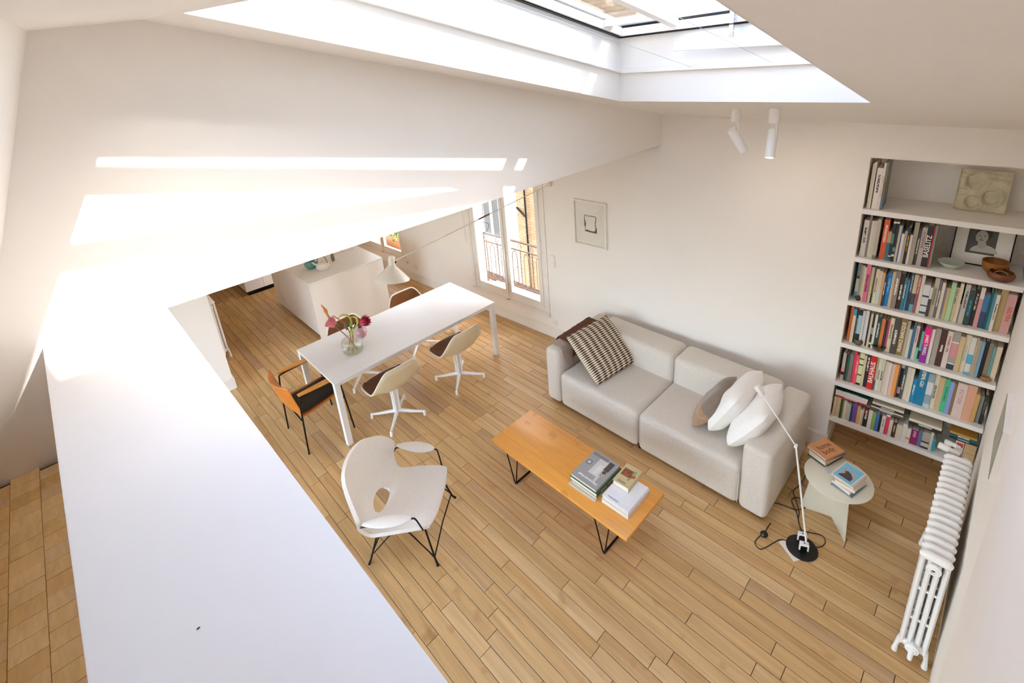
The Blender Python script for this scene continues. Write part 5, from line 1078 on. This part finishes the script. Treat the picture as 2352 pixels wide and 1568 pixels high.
disc(.012, .10, .075, .055, -.0002, PH[4], 'blouse', 0.0, PI); disc(-.004, .155, .024, .03, -.0004, PH[2], 'neck'); disc(-.004, .235, .046, .05, -.0003, PH[3], 'hair'); disc(-.012, .212, .034, .047, -.0006, PH[2], 'face')
for sx in (-.026, .003): disc(sx, .220, .0065, .0028, -.0008, PH[1], 'eye')
disc(-.014, .205, .004, .007, -.0008, PH[5], 'nose'); disc(-.013, .189, .012, .0035, -.0008, PH[1], 'mouth')
# bowls
def bowl(name, label, x, y, z, prof, m, seg=40): b = MB(); b.lathe(prof, seg, WM @ TM(x, y, z + .0006)); return tag(b.obj(name, m, smooth=True), label, 'bowl')
bowl('celadon_bowl', 'shallow pale green ceramic bowl on second shelf', -.205, .135, SZ[1], [(0, .003), (.03, 0), (.034, .004), (.072, .035), (.077, .047), (.074, .047), (.068, .036), (.03, .01), (0, .008)], mat('celadon', (196, 200, 182), .35, var=.03))
BW1 = wood('carved_bowl', [(164, 104, 42), (164, 104, 42)], .5, stretch=(8, 8, 40), contrast=.2); BW2 = wood('dark_bowl', [(128, 76, 46), (128, 76, 46)], .5, stretch=(9, 9, 30), contrast=.25)
bowl('wooden_bowl', 'tall light brown wooden bowl before the portrait on second shelf', .03, .185, SZ[1], [(0, .002), (.04, 0), (.06, .02), (.072, .055), (.074, .088), (.069, .088), (.066, .055), (.05, .018), (0, .01)], BW1)
o = bowl('wooden_bowl', 'low dark reddish wooden bowl at the front of second shelf', .065, .07, SZ[1], [(0, .002), (.04, 0), (.068, .018), (.074, .04), (.064, .058), (.059, .057), (.068, .038), (.06, .02), (0, .01)], BW2)
b = MB(); b.tube([(.065 + .035 * math.cos(a), .075 + .04 * math.sin(a) * .4, SZ[1] + .035 + .02 * math.sin(a)) for a in [2 * PI * k / 24 for k in range(24)]], .003, 6, WM, closed=True); tag(b.obj('bracelet', mat('tan_bangle', (190, 150, 120), .5), smooth=True), 'thin tan bangle lying in the dark wooden bowl', 'bangle')
GB = mat('grey_bronze', (92, 84, 66), .6, var=.15)
bowl('stone_bowl', 'small round grey-brown bowl on fourth shelf by left edge', -.665, .045, SZ[3], [(0, .002), (.018, 0), (.03, .012), (.034, .03), (.028, .045), (.022, .05), (.02, .048), (.028, .03), (.02, .01), (0, .008)], GB, 28)
bowl('bronze_bowl', 'open grey-brown bowl on fourth shelf before white spines', -.525, .045, SZ[3], [(0, .002), (.02, 0), (.042, .018), (.05, .042), (.046, .044), (.038, .02), (.015, .008), (0, .007)], GB, 32)
b = MB(); b.lathe([(0, 0), (.015, 0), (.019, .014), (.016, .03), (.012, .036), (.014, .044), (.01, .046), (0, .044)], 20, WM @ TM(-.715, .05, SZ[2] + .0006)); b.tube([(-.73, .05, SZ[2] + .03), (-.742, .045, SZ[2] + .026)], [.006, .004], 6, WM); tag(b.obj('miniature_jug', mat('dark_bronze', (62, 50, 40), .5), smooth=True), 'tiny dark bronze jug at left edge of third shelf', 'jug')
b = MB(); b.lathe([(0, 0), (.016, .004), (.026, .018), (.018, .034), (0, .038)], 20, WM @ TM(.125, .03, SZ[3] + .0008) @ Matrix.Diagonal((1.25, .8, 1, 1))); tag(b.obj('seed_pod', mat('amber_shell', (150, 108, 52), .5, var=.4, vscale=70), smooth=True), 'mottled amber shell at right end of fourth shelf', 'shell')
# shaving brush shape lying at the end of the lowest shelf
t = thing('brush', 'cream bristle brush on lowest shelf above radiator', 'brush', WM @ TM(.045, .04, SZ[5] + .13))
b = MB(); b.lathe([(0, 0), (.022, .004), (.026, .02), (.02, .05), (.016, .052)], 20, TM(-.05, 0, 0, ry=PI / 2)); b.obj('bristle', PAPER, t, smooth=True); b = MB(); b.lathe([(.017, .05), (.018, .075), (.012, .08), (.008, .10), (0, .102)], 20, TM(-.05, 0, 0, ry=PI / 2)); b.obj('handle', PALE, t, smooth=True)

# ------------------------------------------------------------------ books on the coffee table
def lying(label, x0, y0, L_, d, z, th, rgb, rot=0, group=None, bands=(), ink=None, pages=None, name='book'):
    """cover up, spine along local x at y=0"""
    return flat_book(name, label, TM(x0, y0, z, rot), L_, d, th, cover_mat(rgb, bands, ink), group, 'book', pages)
g1 = 'book stack on the coffee table'
z = CZ + .0005; R90 = PI / 2
# each book: spine faces +x; local x runs along +y
def stackbook(label, x1, y0, w, l, z, th, rgb, rot=0, **kw): return flat_book('book', label, TM(x1, y0, z, R90 + rot), l, w, th, cover_mat(rgb), kw.get('g'), 'book')
o = stackbook('thin pale grey book at the bottom of the coffee table stack', -1.776, 2.19, .255, .33, z, .012, (206, 204, 198), .02, g=g1)
o = stackbook('cream book with leafy cover second from bottom of coffee stack', -1.775, 2.205, .25, .31, z + .0125, .022, (196, 172, 120), -.01, g=g1)
o = stackbook('thick green-spined book under the grey art book', -1.77, 2.205, .262, .32, z + .035, .034, (40, 84, 52), .0, g=g1)
lettering('VOYAGES  INDOOR FOREST', .020, mat('ink_pale', (226, 222, 206)), o, TM(.16, -.0006, .017) @ Matrix.Rotation(PI / 2, 4, 'X'), 'spine_title', .0004, 0, .85)
b = MB(); b.box(.01, .31, .262 - .0, .2625, .004, .03); 
o = stackbook('grey art book with interior painting cover on coffee table stack', -1.782, 2.212, .245, .315, z + .0695, .022, (158, 158, 156), 0, g=g1)
AW = mat('art_white', (206, 206, 204), .6); AD = mat('art_dark', (78, 70, 72), .6); AG = mat('art_midgrey', (126, 128, 128), .6)
def patch(par, x0, x1, y0, y1, z_, m, nm): b = MB(); b.box(x0, x1, y0, y1, z_, z_ + .0005); return b.obj(nm, m, par)
TZ = .0221
patch(o, .10, .27, .07, .155, TZ, AW, 'printed_door'); patch(o, .115, .22, .085, .125, TZ + .0003, mat('art_pale', (222, 220, 214), .6), 'printed_panel'); patch(o, .19, .29, .03, .075, TZ + .0002, AD, 'printed_figure')
b = MB(); b.lathe([(0, 0), (.016, 0), (.016, .0006)], 20, TM(.172, .052, TZ + .0003)); b.obj('printed_head', AD, o); patch(o, .13, .165, .032, .055, TZ + .0002, mat('art_skin', (196, 160, 136), .6), 'printed_neck'); patch(o, .06, .125, .055, .075, TZ + .0002, AW, 'printed_ledge')
patch(o, .165, .205, .185, .225, TZ, AD, 'printed_frame'); patch(o, .171, .199, .191, .219, TZ + .0003, AW, 'printed_picture'); patch(o, .27, .30, .09, .235, TZ, AG, 'printed_beam')
lettering('Hammershøi', .034, mat('ink_white', (240, 240, 238)), o, TM(.045, .115, TZ + .0005) @ Matrix.Rotation(-PI / 2, 4, 'Z') @ Matrix.Rotation(PI, 4, 'Z'), 'cover_title', .0003, .0006, 1.0)
g2 = 'white book stack on the coffee table'
stackbook('thick white book at bottom of the white stack', -1.508, 2.228, .235, .285, z, .034, (214, 206, 202), .02, g=g2)
stackbook('white paperback in the middle of the white stack', -1.51, 2.232, .23, .28, z + .0345, .02, (226, 226, 228), .0, g=g2)
o = stackbook('white report with blue line on top of the white stack', -1.512, 2.235, .228, .275, z + .055, .012, (232, 232, 236), .01, g=g2)
patch(o, .05, .24, .05, .058, .0121, mat('blue_rule', (110, 126, 170), .6), 'printed_rule'); patch(o, .08, .13, .13, .18, .0121, mat('lilac_tint', (204, 206, 226), .6), 'printed_plan'); patch(o, .10, .13, .09, .13, .0121, MATS['lilac_tint'], 'printed_plan'); patch(o, .02, .026, .10, .19, .0121, MATS['blue_rule'], 'printed_line')
o = tag(MB().box(-.105, .11, -.10, .09, 0, .0006, TM(-1.645, 2.375, z + .0675, R90 + .10)).obj('loose_sheet', mat('sheet_white', (234, 234, 238), .8)), 'loose white sheet lying on the white book stack', 'paper')
o = stackbook('thick cream book with plant drawing on the white stack', -1.60, 2.365, .135, .205, z + .0685, .046, (204, 186, 142), .04, g=g2)
patch(o, .085, .16, .03, .12, .0461, mat('russet_print', (146, 84, 52), .7, var=.6, vscale=60), 'printed_plant'); patch(o, .12, .17, .02, .045, .0463, mat('sage_print', (146, 166, 106), .7), 'printed_leaf'); patch(o, .06, .09, .035, .05, .0463, MATS['sage_print'], 'printed_leaf'); patch(o, .10, .13, .01, .035, .0462, mat('rust_print', (178, 92, 56), .7), 'printed_bulb')
for k in range(3): patch(o, .03 - k * .007, .033 - k * .007, .04, .105, .0461, mat('umber_print', (120, 100, 70), .7), 'printed_caption')
# ------------------------------------------------------------------ books on the side table
g3 = 'book stack near the wall on the side table'; z = .3915
def sb(label, cx_, cy_, l, w, z, th, rgb, rot, g): return flat_book('book', label, TM(cx_, cy_, z, rot) @ TM(-l / 2, -w / 2, 0), l, w, th, cover_mat(rgb), g, 'book')
ra = math.radians(70)
sb('thin dark book at bottom of the stack with the orange cover', -.66, 3.735, .215, .15, z, .008, (48, 42, 36), ra, g3)
sb('tan paperback low in the stack with the orange cover', -.66, 3.738, .205, .145, z + .0085, .024, (206, 178, 130), ra, g3)
sb('cream paperback in the stack with the orange cover', -.655, 3.738, .21, .145, z + .033, .016, (212, 204, 184), ra - .05, g3)
sb('blue-grey booklet just under the orange cover', -.648, 3.74, .205, .145, z + .0495, .006, (86, 92, 120), ra - .12, g3)
o = sb('square book with orange cover and handwritten title', -.665, 3.738, .20, .168, z + .056, .018, (206, 144, 96), ra - .06, g3)
HW = mat('brown_brush', (104, 62, 36), .7)
lettering('home', .062, HW, o, TM(.105, .105, .0185) @ Matrix.Rotation(-.02, 4, 'Z'), 'cover_title', .0003, .0004, .9); lettering('body', .062, HW, o, TM(.095, .055, .0185), 'cover_title', .0003, .0004, .9)
g4 = 'book stack nearer the sofa lamp on the side table'; rb_ = math.radians(75)
sb('thin blue-grey book on tan base of front side-table stack', -.452, 3.545, .20, .15, z, .010, (112, 132, 142), rb_, g4)
sb('thick cream paperback low in front side-table stack', -.455, 3.55, .19, .14, z + .0105, .026, (216, 204, 190), rb_ - .08, g4)
sb('worn cream paperback in middle of front side-table stack', -.45, 3.552, .19, .14, z + .037, .026, (220, 210, 198), rb_ + .1, g4)
sb('cream paperback directly under the sky-blue cover', -.452, 3.556, .185, .138, z + .0635, .020, (216, 202, 178), rb_ + .02, g4)
o = sb('white-bordered sky-blue paperback topping the front side-table stack', -.465, 3.556, .20, .145, z + .084, .008, (228, 226, 222), rb_, g4)
patch(o, .008, .192, .008, .137, .0081, mat('sky_print', (124, 196, 220), .6), 'printed_field'); patch(o, .03, .135, .028, .117, .0083, mat('photo_grey', (176, 172, 172), .6), 'printed_photo')
b = MB(); b.add([(.035, .03, .0090), (.075, .03, .0090), (.11, .06, .0090), (.12, .085, .0090), (.105, .10, .0090), (.085, .088, .0090), (.05, .112, .0090), (.035, .112, .0090)], [tuple(range(8))]); b.obj('printed_silhouette', AD, o)
b = MB(); b.box(-.02, .02, -.035, .035, 0, .006, TM(-.60, 3.60, z, .6)); tag(b.obj('grey_case', mat('silver_case', (196, 198, 202), .4)), 'small silver-grey case between the two side-table stacks', 'case')
# dark mark on the parapet top
b = MB(); b.lathe([(0, 0), (.003, 0), (.0025, .0015), (0, .002)], 10, TM(-.87, -.038, 2.6842) @ Matrix.Diagonal((.5, 1, 1, 1))); tag(b.obj('seed_husk', mat('brown_husk', (90, 56, 30), .8)), 'tiny brown speck lying on the white parapet', 'speck')
